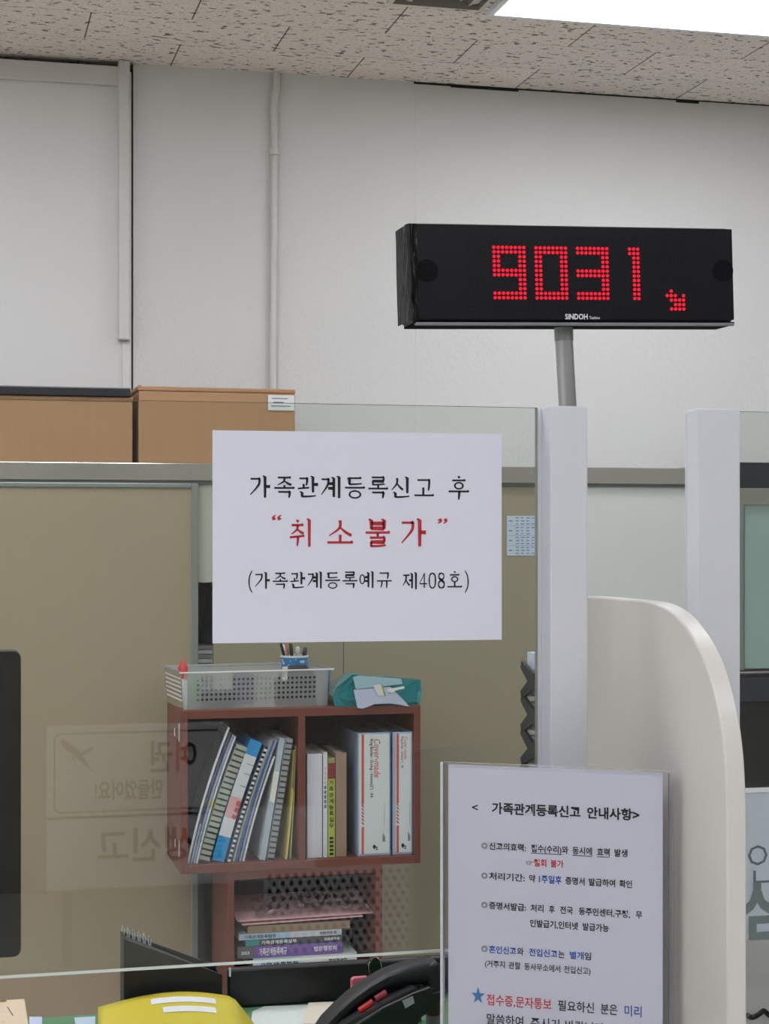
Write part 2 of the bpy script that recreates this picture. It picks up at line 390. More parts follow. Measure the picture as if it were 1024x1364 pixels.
# ceiling lights
def ceiling_light(x, y, label, lx=1.2, ly=.29):
    t = thing('ceiling_light', (x, y, CZ), label, 'ceiling light', 'ceiling light panels')
    MB().box(x - lx / 2, x + lx / 2, y - ly / 2, y + ly / 2, CZ - .010, CZ - .006, M_lamp).build('diffuser', t)
    f = MB(); e = .016
    for a in ((-lx / 2 - e, lx / 2 + e, -ly / 2 - e, -ly / 2), (-lx / 2 - e, lx / 2 + e, ly / 2, ly / 2 + e), (-lx / 2 - e, -lx / 2, -ly / 2, ly / 2), (lx / 2, lx / 2 + e, -ly / 2, ly / 2)):
        f.box(x + a[0], x + a[1], y + a[2], y + a[3], CZ - .014, CZ - .0005, M_white)
    f.box(x - lx / 2, x + lx / 2, y - ly / 2, y + ly / 2, CZ - .006, CZ - .0005, M_white)
    f.build('frame', t)
pl = PZ(658, 18, CZ - .01)
ceiling_light(pl.x + .6, pl.y - .145, 'bright white rectangular ceiling light at the upper right, near the back wall')
for i, (x, y) in enumerate([(-1.15, 4.1), (.1, 3.55), (-.6, 2.3), (1.9, 2.3), (4.4, 4.1), (-.9, .2), (1.5, .2), (3.9, .2), (-1.9, 1.1), (-1.9, -.7), (.4, -.9), (-.9, -2), (1.5, -2), (4.6, -2)]):  # unseen panels; several added to brighten the left wall, sign and divider
    ceiling_light(x, y, 'added bright white rectangular ceiling light outside the photo, over the hall and desks')

# air diffuser
a = PZ(516, 4, CZ - .012); b_ = PZ(641, 15, CZ - .012)
dx0, dx1, dy1 = a.x, b_.x, b_.y; dy0 = dy1 - .3
t = thing('air_diffuser', ((dx0 + dx1) / 2, (dy0 + dy1) / 2, CZ), 'stepped square air vent in the ceiling beside the bright light', 'air vent')
M_vent = mat('vent enamel', (196, 190, 180), .4); M_vent_d = mat('vent groove', (120, 114, 106), .6)
def frame_ring(mb, i0, i1, z0, z1, m):
    A = (dx0 + i0, dx1 - i0, dy0 + i0, dy1 - i0); B = (dx0 + i1, dx1 - i1, dy0 + i1, dy1 - i1)
    v = [(A[0], A[2], z0), (A[1], A[2], z0), (A[1], A[3], z0), (A[0], A[3], z0), (B[0], B[2], z1), (B[1], B[2], z1), (B[1], B[3], z1), (B[0], B[3], z1)]
    mb.add(v, [(i, (i + 1) % 4, 4 + (i + 1) % 4, 4 + i) for i in range(4)], m)
mb = MB(); frame_ring(mb, 0, .012, CZ - .012, CZ - .014, M_vent); frame_ring(mb, 0, 0, CZ - .012, CZ, M_vent); frame_ring(mb, .012, .016, CZ - .014, CZ - .002, M_vent_d); mb.build('frame', t, norm=False)
for k in range(3):
    mb = MB(); i = .03 + k * .032
    frame_ring(mb, i, i + .022, CZ - .005, CZ - .018, M_vent); frame_ring(mb, i + .022, i + .026, CZ - .018, CZ - .004, M_vent_d); mb.build('vane', t, norm=False)

# conduit on the wall
pth = [P(*q, WY - .013) for q in ((368, 91), (368, 118), (364.5, 140), (365.5, 203), (365, 300), (364, 420), (363, 560))]
t = thing('conduit', pth[-1], 'thin cream pipe running up the white wall to the ceiling', 'pipe')
MB().tube(pth, .0105, M_trim, 12).build('pipe', t, smooth=True)
MB().tube([P(365.5, 199, WY - .02), P(365.5, 206, WY - .02)], .0145, M_trim, 12).build('coupling', t, smooth=True)

# ------------------------------------------------------------------ steel cabinet along the back wall
CY = 4.60; CTOP = 1.69
cx0 = -.55; cx1 = P(955, 700, CY).x
t = thing('sliding_door_cabinet', ((cx0 + cx1) / 2, CY + .2, 0), 'long beige steel cabinet with sliding doors and grey header against the back wall', 'cabinet')
mb = MB(); mb.box(cx0, cx1, CY + .03, CY + .40, CTOP - .02, CTOP, M_cabf); mb.box(cx0, cx1, CY + .385, CY + .40, .08, CTOP - .02, M_cab_lit)
mb.box(cx0, cx0 + .02, CY + .03, CY + .385, .08, CTOP - .02, M_cab); mb.box(cx1 - .02, cx1, CY + .03, CY + .385, .08, CTOP - .02, M_cab); mb.box(cx0, cx1, CY + .03, CY + .40, 0, .08, M_cabf)
mb.build('carcass', t)
mb = MB(); mb.box(cx0, cx1, CY - .005, CY + .03, CTOP - .046, CTOP, M_rail); mb.build('header_rail', t, bevel=.002)
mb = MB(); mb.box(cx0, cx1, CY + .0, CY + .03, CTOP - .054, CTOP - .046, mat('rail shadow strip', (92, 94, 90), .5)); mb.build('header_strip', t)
dxa = P(264, 800, CY - .015).x; dzt = CTOP - .054
d = MB().box(cx0, dxa, CY - .012, CY + .004, .09, dzt, M_cab).build('door', t)
fr = MB(); fr.box(dxa - .018, dxa, CY - .018, CY + .006, .085, dzt, M_cabf); fr.box(cx0, dxa - .018, CY - .018, CY + .004, dzt - .012, dzt, M_cabf); fr.build('door_frame', d, bevel=.002)
dxb = P(284, 800, CY + .012).x; dxc = P(457, 800, CY + .012).x
MB().box(dxb, dxc - .0008, CY + .008, CY + .024, .09, dzt, M_cab_shade).build('door', t)
dxd = P(748, 800, CY + .012).x
MB().box(dxc + .0008, dxd - .0008, CY + .008, CY + .024, .09, dzt, M_cab_shade).build('door', t)
MB().box(dxd + .0008, cx1 - .001, CY + .008, CY + .024, .09, dzt, M_cab_lit).build('door', t)
MB().box(dxa - .006, dxb - .0004, CY + .010, CY + .024, P(272, 776, CY).z, dzt, mat('lit filler paint', (178, 178, 164), .5)).build('filler_panel', t)  # added pale filler that makes the unlit upper gap look lit
zs = P(272, 884, CY + .2).z
MB().box(cx0 + .02, cx1 - .02, CY + .03, CY + .385, zs - .018, zs, M_cab_lit).build('shelf', t)
# behind the open gap
x0 = P(268, 800, CY + .15).x
mb = MB()
for k in range(5):
    mb.box(x0 - .05 + random.uniform(-.004, .004), x0 + .17, CY + .06, CY + .30, zs + k * .012 + .0005, zs + (k + 1) * .012 - .001, [M_greyp, M_pale][k % 2])
tag(mb.build('paper_stack', bevel=.001), 'grey stack of papers inside the gap between cabinet doors', 'papers')
M_bag = mat('dark grey cloth', (58, 60, 66), .85, bump=.4, bscale=60)
rings = []
for k in range(9):
    u = k / 8; rr = math.sqrt(max(.02, 1 - u ** 2.6)); rings.append([Vector((x0 + .065 + .012 * u + .075 * rr * math.cos(q), CY + .17 + .08 * rr * math.sin(q), zs + .0605 + u * .16)) for q in [2 * math.pi * i / 18 for i in range(18)]])
tag(MB().loft(rings, M_bag).build('cloth_bag', smooth=True), 'dark grey bag on the paper stack inside the open cabinet gap', 'bag')

# boxes on top of the cabinet
def carton(px0, px1, ytop, Yf, label, xl=None):
    x0 = P(px0, 560, Yf).x if xl is None else xl; x1 = P(px1, 560, Yf).x; zt = P((px0 + px1) / 2, ytop, Yf).z
    t = thing('storage_box', ((x0 + x1) / 2, Yf + .14, CTOP), label, 'box', 'brown boxes on top of the cabinet')
    MB().box(x0, x1, Yf, Yf + .28, CTOP, zt - .012, M_ply).build('body', t, bevel=.003)
    MB().box(x0 - .001, x1 + .001, Yf - .0015, Yf + .281, zt - .0118, zt, M_ply).build('lid', t, bevel=.003)
    return t, x0, x1, zt
t1, *_r = carton(-60, 176.5, 527, 4.64, 'brown wood-grain box on the cabinet under a black case', xl=-.45)
b1top = _r[2]
t2, bx0, bx1, bz = carton(184.5, 393, 516.5, 4.64, 'brown wood-grain box on the cabinet with a pale label on its corner')
MB().tube([(bx0 + .004, 4.645, bz - .004), (bx0 + .004, 4.9, bz - .004)], .008, M_ply, 10).build('edge_roll', t2, smooth=True)
lo = P(357, 526, 4.637); hi = P(392, 547, 4.637)
lab = MB().box(lo.x, hi.x, 4.6368, 4.6385, hi.z, lo.z, M_pale).build('paper_label', t2)
mb = MB()
for k, (a0, a1) in enumerate([(.15, .75), (.2, .6), (.1, .85)]):
    z = lo.z + (hi.z - lo.z) * (.22 + .25 * k); mb.box(lo.x + (hi.x - lo.x) * a0, lo.x + (hi.x - lo.x) * a1, 4.6362, 4.6369, z - .0012, z + .0012, M_grey_ink)
mb.build('printed_lines', lab)
xx = P(174, 520, 4.63).x
mb = MB(); zc0 = b1top + .0005; zc1 = P(90, 515, 4.63).z
mb.box(-.44, xx, 4.63, 4.90, zc0, zc1 - .004, M_black_s); mb.box(-.44, xx, 4.628, 4.90, zc1 - .004, zc1, mat('grey case edge', (120, 120, 120), .5))
tag(mb.build('flat_case', bevel=.002), 'flat black case lying on the left brown box', 'case')

# timetable sheet on the cabinet door
ty = CY + .0065
a = P(675, 687, ty); b_ = P(727, 740, ty)
t = thing('timetable_sheet', ((a.x + b_.x) / 2, ty, b_.z), 'small pale blue timetable stuck to the cabinet door beside the post', 'notice')
M_tt = mat('pale blue paper', (186, 200, 216), .8)
MB().box(a.x, b_.x, ty, ty + .001, b_.z, a.z, M_tt).build('sheet', t)
mb = MB(); rnd = random.Random(3)
for r_ in range(12):
    zz = a.z - (a.z - b_.z) * ((r_ + .7 + (r_ // 3) * .25) / 13.2)
    if r_ % 3 == 1: mb.box(a.x + .005, a.x + .016, ty - .0005, ty, zz - .0014, zz + .0014, M_grey_ink)
    n_ = rnd.choice([3, 4, 5, 5])
    for c in range(n_):
        xa = a.x + .026 + c * .0155; mb.box(xa, xa + rnd.uniform(.006, .011), ty - .0005, ty, zz - .0012, zz + .0012, M_grey_ink)
for k in (1, 2, 3):
    zz = a.z - (a.z - b_.z) * k / 4; mb.box(a.x + .003, b_.x - .003, ty - .0003, ty, zz - .0003, zz + .0003, M_grey_ink)
mb.build('printed_rows', t)

# right-hand cabinet with a teal glass door
gx0 = P(984, 700, 4.5).x; gx1 = gx0 + 1.2
zz = lambda y: P(1000, y, 4.5).z
t = thing('glass_door_cabinet', (gx0 + .6, 4.7, 0), 'grey cabinet with pale teal glass door behind the right-hand post', 'cabinet')
MB().box(gx0, gx1, 4.52, 4.98, 0, zz(616), M_cabf).build('carcass', t)
MB().box(gx0, gx1, 4.5, 4.52, zz(650), zz(616), mat('dark glossy header', (66, 70, 76), .12, metal=.4)).build('header', t)
mb = MB(); mb.box(gx0, gx1, 4.5, 4.52, zz(672), zz(650), M_rail); mb.box(gx0, P(991, 700, 4.5).x, 4.5, 4.52, zz(893), zz(672), M_cabf); mb.box(gx0, gx1, 4.5, 4.52, .3, zz(893), M_black_s); mb.build('door_frame', t, bevel=.002)
MB().box(P(991, 700, 4.51).x, gx1, 4.508, 4.519, zz(891), zz(672), M_teal).build('door_pane', t)

# ------------------------------------------------------------------ mahogany cube shelves
SY = 4.25; SYB = 4.53
sx0 = P(241, 1050, SY).x; sx1 = P(560, 1050, SY).x; sz1 = 1.065; sz0 = .662
xdv = P(402, 1050, SY).x
t = thing('cube_shelf', ((sx0 + sx1) / 2, SY + .14, sz0), 'dark red-brown two-bay shelf full of files, topmost of the two', 'shelf', 'red-brown cube shelves')
TK = .021
for nm, bx in (('side_panel', (sx0, sx0 + .017, sz0, sz1)), ('side_panel', (sx1 - .017, sx1, sz0, sz1)), ('divider', (xdv - .009, xdv + .009, sz0 + TK, sz1 - TK)), ('top_panel', (sx0 + .017, sx1 - .017, sz1 - TK, sz1)), ('bottom_panel', (sx0 + .017, sx1 - .017, sz0, sz0 + TK))):
    MB().box(bx[0], bx[1], SY, SYB - .008, bx[2], bx[3], M_mahog).build(nm, t, bevel=.0012)
MB().box(sx0, sx1, SYB - .008, SYB, sz0, sz1, M_mahog_d).build('back_panel', t)
# worn white tape marks on the left side
for (yy, za, zb) in ((.03, .985, 1.03), (.03, .70, .74), (.12, .99, 1.01), (.11, .71, .73)): MB().box(sx0 - .0006, sx0, SY + yy, SY + yy + .012, za, zb, M_pale).build('worn_patch', t)
lx0 = P(303, 1200, SY + .005).x; lx1 = P(509, 1200, SY + .005).x; ZB = .398
t = thing('cube_shelf', ((lx0 + lx1) / 2, SY + .14, 0), 'narrower dark red-brown shelf with flat stacked books, under the file shelf', 'shelf', 'red-brown cube shelves')
for nm, bx in (('side_panel', (lx0, lx0 + .017, 0, sz0)), ('side_panel', (lx1 - .017, lx1, 0, sz0)), ('top_panel', (lx0 + .017, lx1 - .017, sz0 - .02, sz0)), ('shelf_board', (lx0 + .017, lx1 - .017, ZB - .018, ZB)), ('bottom_panel', (lx0 + .017, lx1 - .017, 0, .02))):
    MB().box(bx[0], bx[1], SY + .005, SYB - .008, bx[2], bx[3], M_mahog).build(nm, t, bevel=.0012)
MB().box(lx0, lx1, SYB - .008, SYB, 0, sz0, M_mahog_d).build('back_panel', t)

# leaning files in the left bay -----------------------------------------
fz = sz0 + TK + .0006
def colours(*a): return [mat(n, c, r) for n, c, r in a]
M_f1, M_f2, M_f3, M_f4, M_f5 = colours(('file white', (214, 216, 220), .5), ('file grey blue', (150, 162, 186), .4), ('file navy', (44, 58, 98), .4), ('file sage', (168, 174, 158), .6), ('file grey', (150, 154, 156), .6))
M_f6, M_f7, M_f8 = colours(('file bright blue', (52, 148, 206), .35), ('file yellow', (206, 190, 112), .6), ('file cover dark', (56, 56, 62), .5))
M_pink = mat('pink paper', (222, 176, 180), .6)
def leaning(name, bpx, tpx, ytop, wd, label, cat, fn, bend=0., dep=.21, Yf=None, n=40, group='files leaning in the left bay', mside=None):
    """sheet pile leaning in the shelf: strip between bottom pixel bpx and top (tpx, ytop), width wd px, spine colour fn(u)"""
    Yf = Yf or SY + .02
    B = P(bpx, 1140, Yf); B.z = fz; T = P(tpx, ytop, Yf); wd = wd * .86 * (Yf / .985) / F
    d = T - B; side = Vector((d.z, 0, -d.x)).normalized()
    mid = (B + T) / 2 + side * bend
    c = [];
    for k in range(n + 1):
        u = k / n; p = B * (1 - u) ** 2 + mid * 2 * u * (1 - u) + T * u * u; tg = ((mid - B) * (1 - u) + (T - mid) * u).normalized(); c.append((p, Vector((tg.z, 0, -tg.x))))
    lift = max(0, wd * abs(c[0][1].z))
    mb = MB(); ms = mside or M_f1
    rows = [[p + ZA * lift, p + nn * wd + ZA * lift, p + nn * wd + ZA * lift + YA * dep, p + ZA * lift + YA * dep] for p, nn in c]
    vs = [q for r in rows for q in r]
    mb.add(vs, [], ms)
    for k in range(n):
        for i in range(4):
            j = (i + 1) % 4; mb.f.append([k * 4 + i, k * 4 + j, k * 4 + 4 + j, k * 4 + 4 + i]); mb.m.append(mb._mi(fn((k + .5) / n) if i == 0 else ms))
    mb.f.append([0, 1, 2, 3]); mb.m.append(0); mb.f.append([n * 4 + i for i in (3, 2, 1, 0)]); mb.m.append(0)
    o = mb.build(name); tag(o, label, cat, group); return o
def stripes(u, base, period=30):
    k = (u * period) % 1; return M_f8 if (k < .12 or .24 < k < .36) else base
leaning('booklet', 249, 303.5, 969, 3.4, 'outermost thin white booklet leaning at the far left of the left bay', 'booklet', lambda u: M_f1, -.017, dep=.12, mside=M_f8)
leaning('booklet', 253.5, 306.9, 977, 3, 'thin navy-edged booklet second from the left of the left bay', 'booklet', lambda u: M_f3 if u > .3 else M_f2, -.0158, dep=.14)
leaning('booklet', 257.2, 309.7, 979, 3, 'thin grey-blue booklet third from the left of the left bay', 'booklet', lambda u: M_f2, -.0145)
leaning('booklet', 260.8, 312.3, 981, 2.8, 'thin pale booklet with a yellow tab beside the green-grey striped album', 'booklet', lambda u: mat('yellow tab', (214, 196, 60), .6) if .42 < u < .5 else M_f1, -.013)
leaning('striped_album', 264.5, 316, 995, 16.5, 'thick green-grey album with double black lines across its spine, leaning', 'album', lambda u: stripes(u, M_f4, 21), -.010, n=126)
o = leaning('ring_file', 282.5, 334, 988, 19, 'bright blue file with a white spine label leaning mid-shelf', 'file', lambda u: M_f6 if (u < .2 or u > .88) else (M_pink if .34 < u < .52 else M_f1), -.010, mside=M_f6)
mb = MB()
Bq = P(284, 1140, SY + .02); Tq = P(336, 988, SY + .02); Bq.z = fz
uu = (Tq - Bq).normalized(); vv = Vector((-uu.z, 0, uu.x))
for k, ch in enumerate('등록부'):
    write(mb, ch, Bq + (Tq - Bq) * (.5 - .055 * k) - vv * .008 - YA * .0012, -vv, uu, M_red, width=.014, em=.015, bold=.02)
for k in (.64, .74, .82): mb.obox(Bq + (Tq - Bq) * k - vv * .004 - YA * .001, -vv * .022, -YA * .0004, uu * .0012, M_grey_ink)
mb.build('lettering', o)
leaning('comb_bound_report', 303, 353.3, 995, 4.9, 'black comb-bound report with white teeth showing, beside the blue file', 'report', lambda u: M_f1 if (u * 24) % 1 < .45 else M_black, -.010, n=96, mside=M_f2)
leaning('clear_file', 310, 359.6, 990, 2.8, 'limp pale grey clear file right of the comb-bound report', 'file', lambda u: M_f5, -.0102)
leaning('clear_file', 314.6, 363.8, 986, 3.2, 'limp deep blue clear file bending between pale ones', 'file', lambda u: mat('file blue', (74, 98, 150), .35), -.0106)
leaning('clear_file', 318.8, 367, 986, 2.8, 'limp grey-blue clear file bending right of the deep blue one', 'file', lambda u: M_f2, -.011)
leaning('clear_file', 323, 364.2, 1008, 3, 'short white clear file bending beside the labelled white file', 'file', lambda u: M_f1, -.010)
o = leaning('labelled_file', 346, 372.5, 984, 8.5, 'white file with a pale spine label next to the grey striped album', 'file', lambda u: mat('label cream', (226, 226, 214), .6) if .48 < u < .72 else (mat('file ice', (178, 190, 200), .4)), .0)
leaning('striped_album', 356, 381.5, 985, 10.5, 'grey album with double dark lines, standing more upright than the green-grey one', 'album', lambda u: stripes(u, M_f5, 22), .0, n=132)
leaning('paper_folder', 380, 390.8, 1000, 2.8, 'yellow paper folder with worn edges at the right of the left bay', 'folder', lambda u: M_f7 if u < .66 else mat('worn tan', (140, 126, 92), .7), .006, mside=M_f7)
leaning('paper_folder', 386, 393.7, 994, 1.2, 'tan and yellow paper folder against the shelf divider', 'folder', lambda u: M_f7 if u < .6 else mat('worn tan', (140, 126, 92), .7), .003, mside=M_f7)

# upright books in the right bay ----------------------------------------
def upright(name, p0, p1, ytop, m, label, cat, dep=.2, Yf=SY + .022, group='books standing in the right bay', bev=.0015, build=True):
    x0 = P(p0, 1080, Yf).x; x1 = P(p1, 1080, Yf).x; zt = P((p0 + p1) / 2, ytop, Yf).z
    t = thing(name, ((x0 + x1) / 2, Yf + dep / 2, fz), label, cat, group)
    c = MB(); c.box(x0, x0 + .0022, Yf + .001, Yf + dep, fz, zt, m); c.box(x1 - .0022, x1, Yf + .001, Yf + dep, fz, zt, m); c.box(x0, x1, Yf, Yf + .0025, fz, zt, m)
    c.build('cover', t, bevel=.0006)
    MB().box(x0 + .0024, x1 - .0024, Yf + .003, Yf + dep - .004, fz + .003, zt - .004, M_pages).build('pages', t)
    return t, x0, x1, zt, Yf
upright('book', 409, 429, 1004, mat('white spine', (216, 214, 224), .5), 'thick plain white book at the left of the right bay', 'book')
t, x0, x1, zt, Yf = upright('book', 430.2, 436, 1002, M_f1, 'thin white booklet with pink print beside the thick white book', 'book')
mb = MB()
for k in range(9): mb.box(x0 + .003, x1 - .003, Yf - .0006, Yf - .0001, zt - .045 - k * .012, zt - .037 - k * .012, M_pink if k < 4 else M_grey_ink)
mb.build('spine_print', t)
t, x0, x1, zt, Yf = upright('book', 436.8, 446, 1010, mat('lime spine', (176, 190, 82), .5), 'lime green book with a dark red block at its spine top', 'book')
MB().box(x0 + .0003, x1 - .0003, Yf - .0006, Yf - .0001, zt - .052, zt - .012, mat('wine block', (140, 48, 52), .5)).build('spine_block', t)
MB().box(x0 + .0003, x1 - .0003, Yf - .0006, Yf - .0001, zt - .012, zt - .001, mat('olive cap', (150, 146, 110), .5)).build('spine_cap', t)
mb = MB()
for k, ch in enumerate('가족관계등록실무'): write(mb, ch, (x0 + .0025, Yf - .0008, zt - .062 - k * .0155), XA, ZA, M_ink, width=.012, em=.0135, bold=.015)
for k in range(5): mb.box(x0 + .004, x1 - .004, Yf - .0007, Yf - .0001, zt - .205 - k * .010, zt - .199 - k * .010, M_ink)
mb.build('lettering', t)
upright('book', 447, 461.5, 1003, mat('kraft spine', (156, 128, 112), .7), 'plain brown kraft-covered book beside the lime green one', 'book')
M_bind = mat('binder white', (214, 220, 220), .35); M_bedge = mat('binder ice edge', (160, 176, 204), .3); M_or = mat('binder orange', (206, 88, 66), .5)
def binder(p0, p1, ytop, label, big, ybot):
    Yf = SY + .012; x0 = P(p0, 1080, Yf).x; x1 = P(p1, 1080, Yf).x; zt = P((p0 + p1) / 2, ytop, Yf).z; dep = .25
    t = thing('ring_binder', ((x0 + x1) / 2, Yf + dep / 2, fz), label, 'binder', 'white ring binders')
    c = MB(); c.box(x0, x0 + .003, Yf + .002, Yf + dep, fz, zt, M_bedge); c.box(x1 - .003, x1, Yf + .002, Yf + dep, fz, zt, M_bedge); c.box(x0, x1, Yf, Yf + .004, fz, zt, M_bedge)
    c.build('cover', t, bevel=.0015)
    wdt = x1 - x0; g = .0035 if big else .008
    sx_ = x0 + g; ex = x1 - .004
    MB().box(sx_, ex, Yf - .0007, Yf - .0001, fz + .006, zt - .004, M_bind).build('spine_card', t)
    H = zt - fz
    mb = MB(); a0 = sx_ + wdt * (.07 if big else .03); sw = .0062
    mb.box(a0, a0 + sw, Yf - .0013, Yf - .0008, fz + H * .42, zt - .004, M_or); mb.box(a0, a0 + sw, Yf - .0013, Yf - .0008, fz + .006, fz + H * .24, M_or)
    for k in range(6):
        z0 = fz + H * .25 + k * H * .028; mb.add([(a0, Yf - .001, z0 + .006), (a0 + sw, Yf - .001, z0), (a0 + sw, Yf - .001, z0 + .0055), (a0, Yf - .001, z0 + .0115)], [(0, 1, 2, 3)], M_or)
    mb.build('orange_stripe', t)
    mb = MB(); D = -ZA
    if big:
        write(mb, 'Cover-made', (x0 + wdt * .60, Yf - .001, zt - .016), D, XA, M_or, width=.098, em=.024, bold=.008, shear=.15)
        write(mb, 'Ring Binder · D-ring · 3mmm(2") · A4', (x0 + wdt * .43, Yf - .001, zt - .016), D, XA, M_ink, width=.148, em=.0115, bold=.012)
    else:
        write(mb, 'Cover-made', (x0 + wdt * .66, Yf - .001, zt - .012), D, XA, M_or, width=.058, em=.0135, bold=.004, shear=.15)
        write(mb, 'Ring Binder · 3mmm(1") · A4', (x0 + wdt * .48, Yf - .001, zt - .012), D, XA, M_ink, width=.08, em=.008, bold=.01)
    xl = x0 + wdt * .76
    for k in range(3): mb.box(xl + k * .0022, xl + .0012 + k * .0022, Yf - .0012, Yf - .0008, fz + .035, fz + .058 - k * .004, M_ink)
    mb.box(xl + .004, xl + .0045, Yf - .0012, Yf - .0008, fz + .075, fz + H * .43, M_grey_ink)
    xm = x0 + wdt * .5
    mb.add([(xm - .005, Yf - .001, fz + .024), (xm, Yf - .001, fz + .016), (xm + .005, Yf - .001, fz + .024), (xm, Yf - .001, fz + .030)], [(0, 1, 2, 3)], M_ink)
    mb.box(xm + .004, xm + .009, Yf - .0012, Yf - .0008, fz + .015, fz + .018, M_ink); mb.box(xm + .004, xm + .009, Yf - .0012, Yf - .0008, fz + .020, fz + .023, M_ink)
    mb.build('lettering', t)
    MB().box(x0 + .004, x1 - .004, Yf + .012, Yf + dep - .02, fz + .004, zt - .012, M_pages).build('paper_block', t)
binder(476.5, 520, 976, 'wide white ring binder with an orange stripe and red lettering', True, 1146)
binder(523, 549.5, 975, 'narrow white ring binder with an orange stripe at the right end', False, 1142)

# dark folded bag at the back of the left bay and a hook
mb = MB(); mb.prism([P(330, 1080, 4.5), P(333, 985, 4.5), P(340, 967, 4.5), P(364, 965, 4.5), P(370, 985, 4.5), P(370, 1080, 4.5)], YA * .015, mat('grey wrapper', (84, 84, 90), .45))
for v in mb.v:
    if v.z < .8: v.z = fz
tag(mb.build('plastic_folder', bevel=.003), 'grey plastic folder standing behind the leaning files', 'folder')

# flat stack in the lower shelf --------------------------------------
def flat_book(p0, p1, y0, y1, m, label, blocks=(), txt=None, tm=None, dep=.19, Yf=SY + .03, z0=None):
    x0 = P(p0, 1260, Yf).x; x1 = P(p1, 1260, Yf).x; za = P(400, y1, Yf).z if z0 is None else z0; zb = P(400, y0, Yf).z
    t = thing('book', ((x0 + x1) / 2, Yf + dep / 2, za), label, 'book', 'books lying flat in the lower shelf')
    c = MB(); c.box(x0, x1, Yf, Yf + .002, za, zb, m); c.box(x0, x1, Yf + .002, Yf + dep, za, za + .0012, m); c.box(x0, x1, Yf + .002, Yf + dep, zb - .0012, zb, m); c.build('cover', t)
    MB().box(x0 + .002, x1 - .002, Yf + .0025, Yf + dep - .003, za + .0014, zb - .0014, M_pages).build('pages', t)
    for q0, q1, mm in blocks:
        MB().box(P(q0, 1260, Yf).x, P(q1, 1260, Yf).x, Yf - .0006, Yf - .0001, za + .0004, zb - .0004, mm).build('spine_band', t)
    if txt:
        mb = MB()
        for s_, q0, q1, k in txt: write(mb, s_, (P(q0, 1260, Yf).x, Yf - .001, (za + zb) / 2), XA, ZA, tm, width=(P(q1, 1260, Yf).x - P(q0, 1260, Yf).x), em=(zb - za) * k, bold=.015)
        mb.build('lettering', t)
    return zb
M_sw, M_st, M_sp, M_sd, M_sb = colours(('spine pale', (196, 198, 204), .5), ('spine teal', (38, 138, 138), .5), ('spine purple', (116, 82, 156), .5), ('spine slate', (92, 92, 98), .5), ('spine ice', (168, 190, 216), .5))
M_wi = mat('white ink', (236, 236, 240), .6)
zz0 = flat_book(337, 475, 1273, 1281, M_sw, 'pale blue and white book at the bottom of the visible flat stack', [(338, 402, M_sb)], [('가족관계등록', 345, 398, .75), ('법원행정처', 438, 462, .6)], M_ink, z0=ZB + .0005)
zz0 = flat_book(316, 456, 1257, 1273, M_sd, 'purple-spined thick book lying in the lower shelf stack', [(339, 455, M_sp)], [('가족관계등록예규', 345, 382, .7), ('법원행정처', 418, 448, .45), ('2023', 321, 332, .35)], M_wi, z0=zz0 + .0006)
zz0 = flat_book(326, 456, 1248.5, 1257, mat('spine charcoal', (66, 70, 76), .5), 'dark grey book with a teal spine block lying above the purple one', [(327, 345, M_st)], [('가족관계등록실무', 348, 395, .65), ('법원공무원', 432, 452, .5)], M_wi, z0=zz0 + .0006)
zz0 = flat_book(318, 455, 1240.5, 1248.5, M_sw, 'pale grey book lying above the dark grey one', [(319, 388, M_sb)], [('가족관계등록법령', 325, 367, .7), ('사법연수원', 425, 448, .6)], M_ink, z0=zz0 + .0006)
zz0 = flat_book(330, 466, 1230, 1240.5, mat('kraft cover', (140, 118, 96), .7), 'plain brown book at the top of the flat stack', z0=zz0 + .0006)
x0 = P(316, 1215, SY + .03).x; x1 = P(497, 1215, SY + .03).x
t = thing('document_folder', ((x0 + x1) / 2, SY + .12, zz0), 'pink folder in crinkled clear plastic on top of the flat books', 'folder')
mb = MB()
mb.obox((x0, SY + .03, zz0 + .012), (x1 - x0, 0, .004), (-.004, .18, .026), (0, 0, .002), M_pink); mb.obox((x0 + .012, SY + .028, zz0 + .003), (x1 - x0 - .04, 0, .006), (-.004, .18, .026), (0, 0, .002), M_pink); mb.build('pink_sheets', t)
rnd = random.Random(5)
M_wrap = clear('crinkled clear film', (.95, .95, .96), 1.5, .12, .06, (.8, .8, .82))
rows = [[Vector((x0 + .05 + (x1 - x0 - .055) * i / 22, SY + .022 + .15 * j / 8, zz0 + .019 + .010 * math.sin(i * 1.3) * math.sin(j * .9) + rnd.uniform(0, .016) + .02 * math.sin(math.pi * i / 22))) for i in range(23)] for j in range(9)]
MB().add([p for r in rows for p in r], [(j * 23 + i, j * 23 + i + 1, (j + 1) * 23 + i + 1, (j + 1) * 23 + i) for j in range(8) for i in range(22)], M_wrap).build('clear_wrap', t, norm=False)

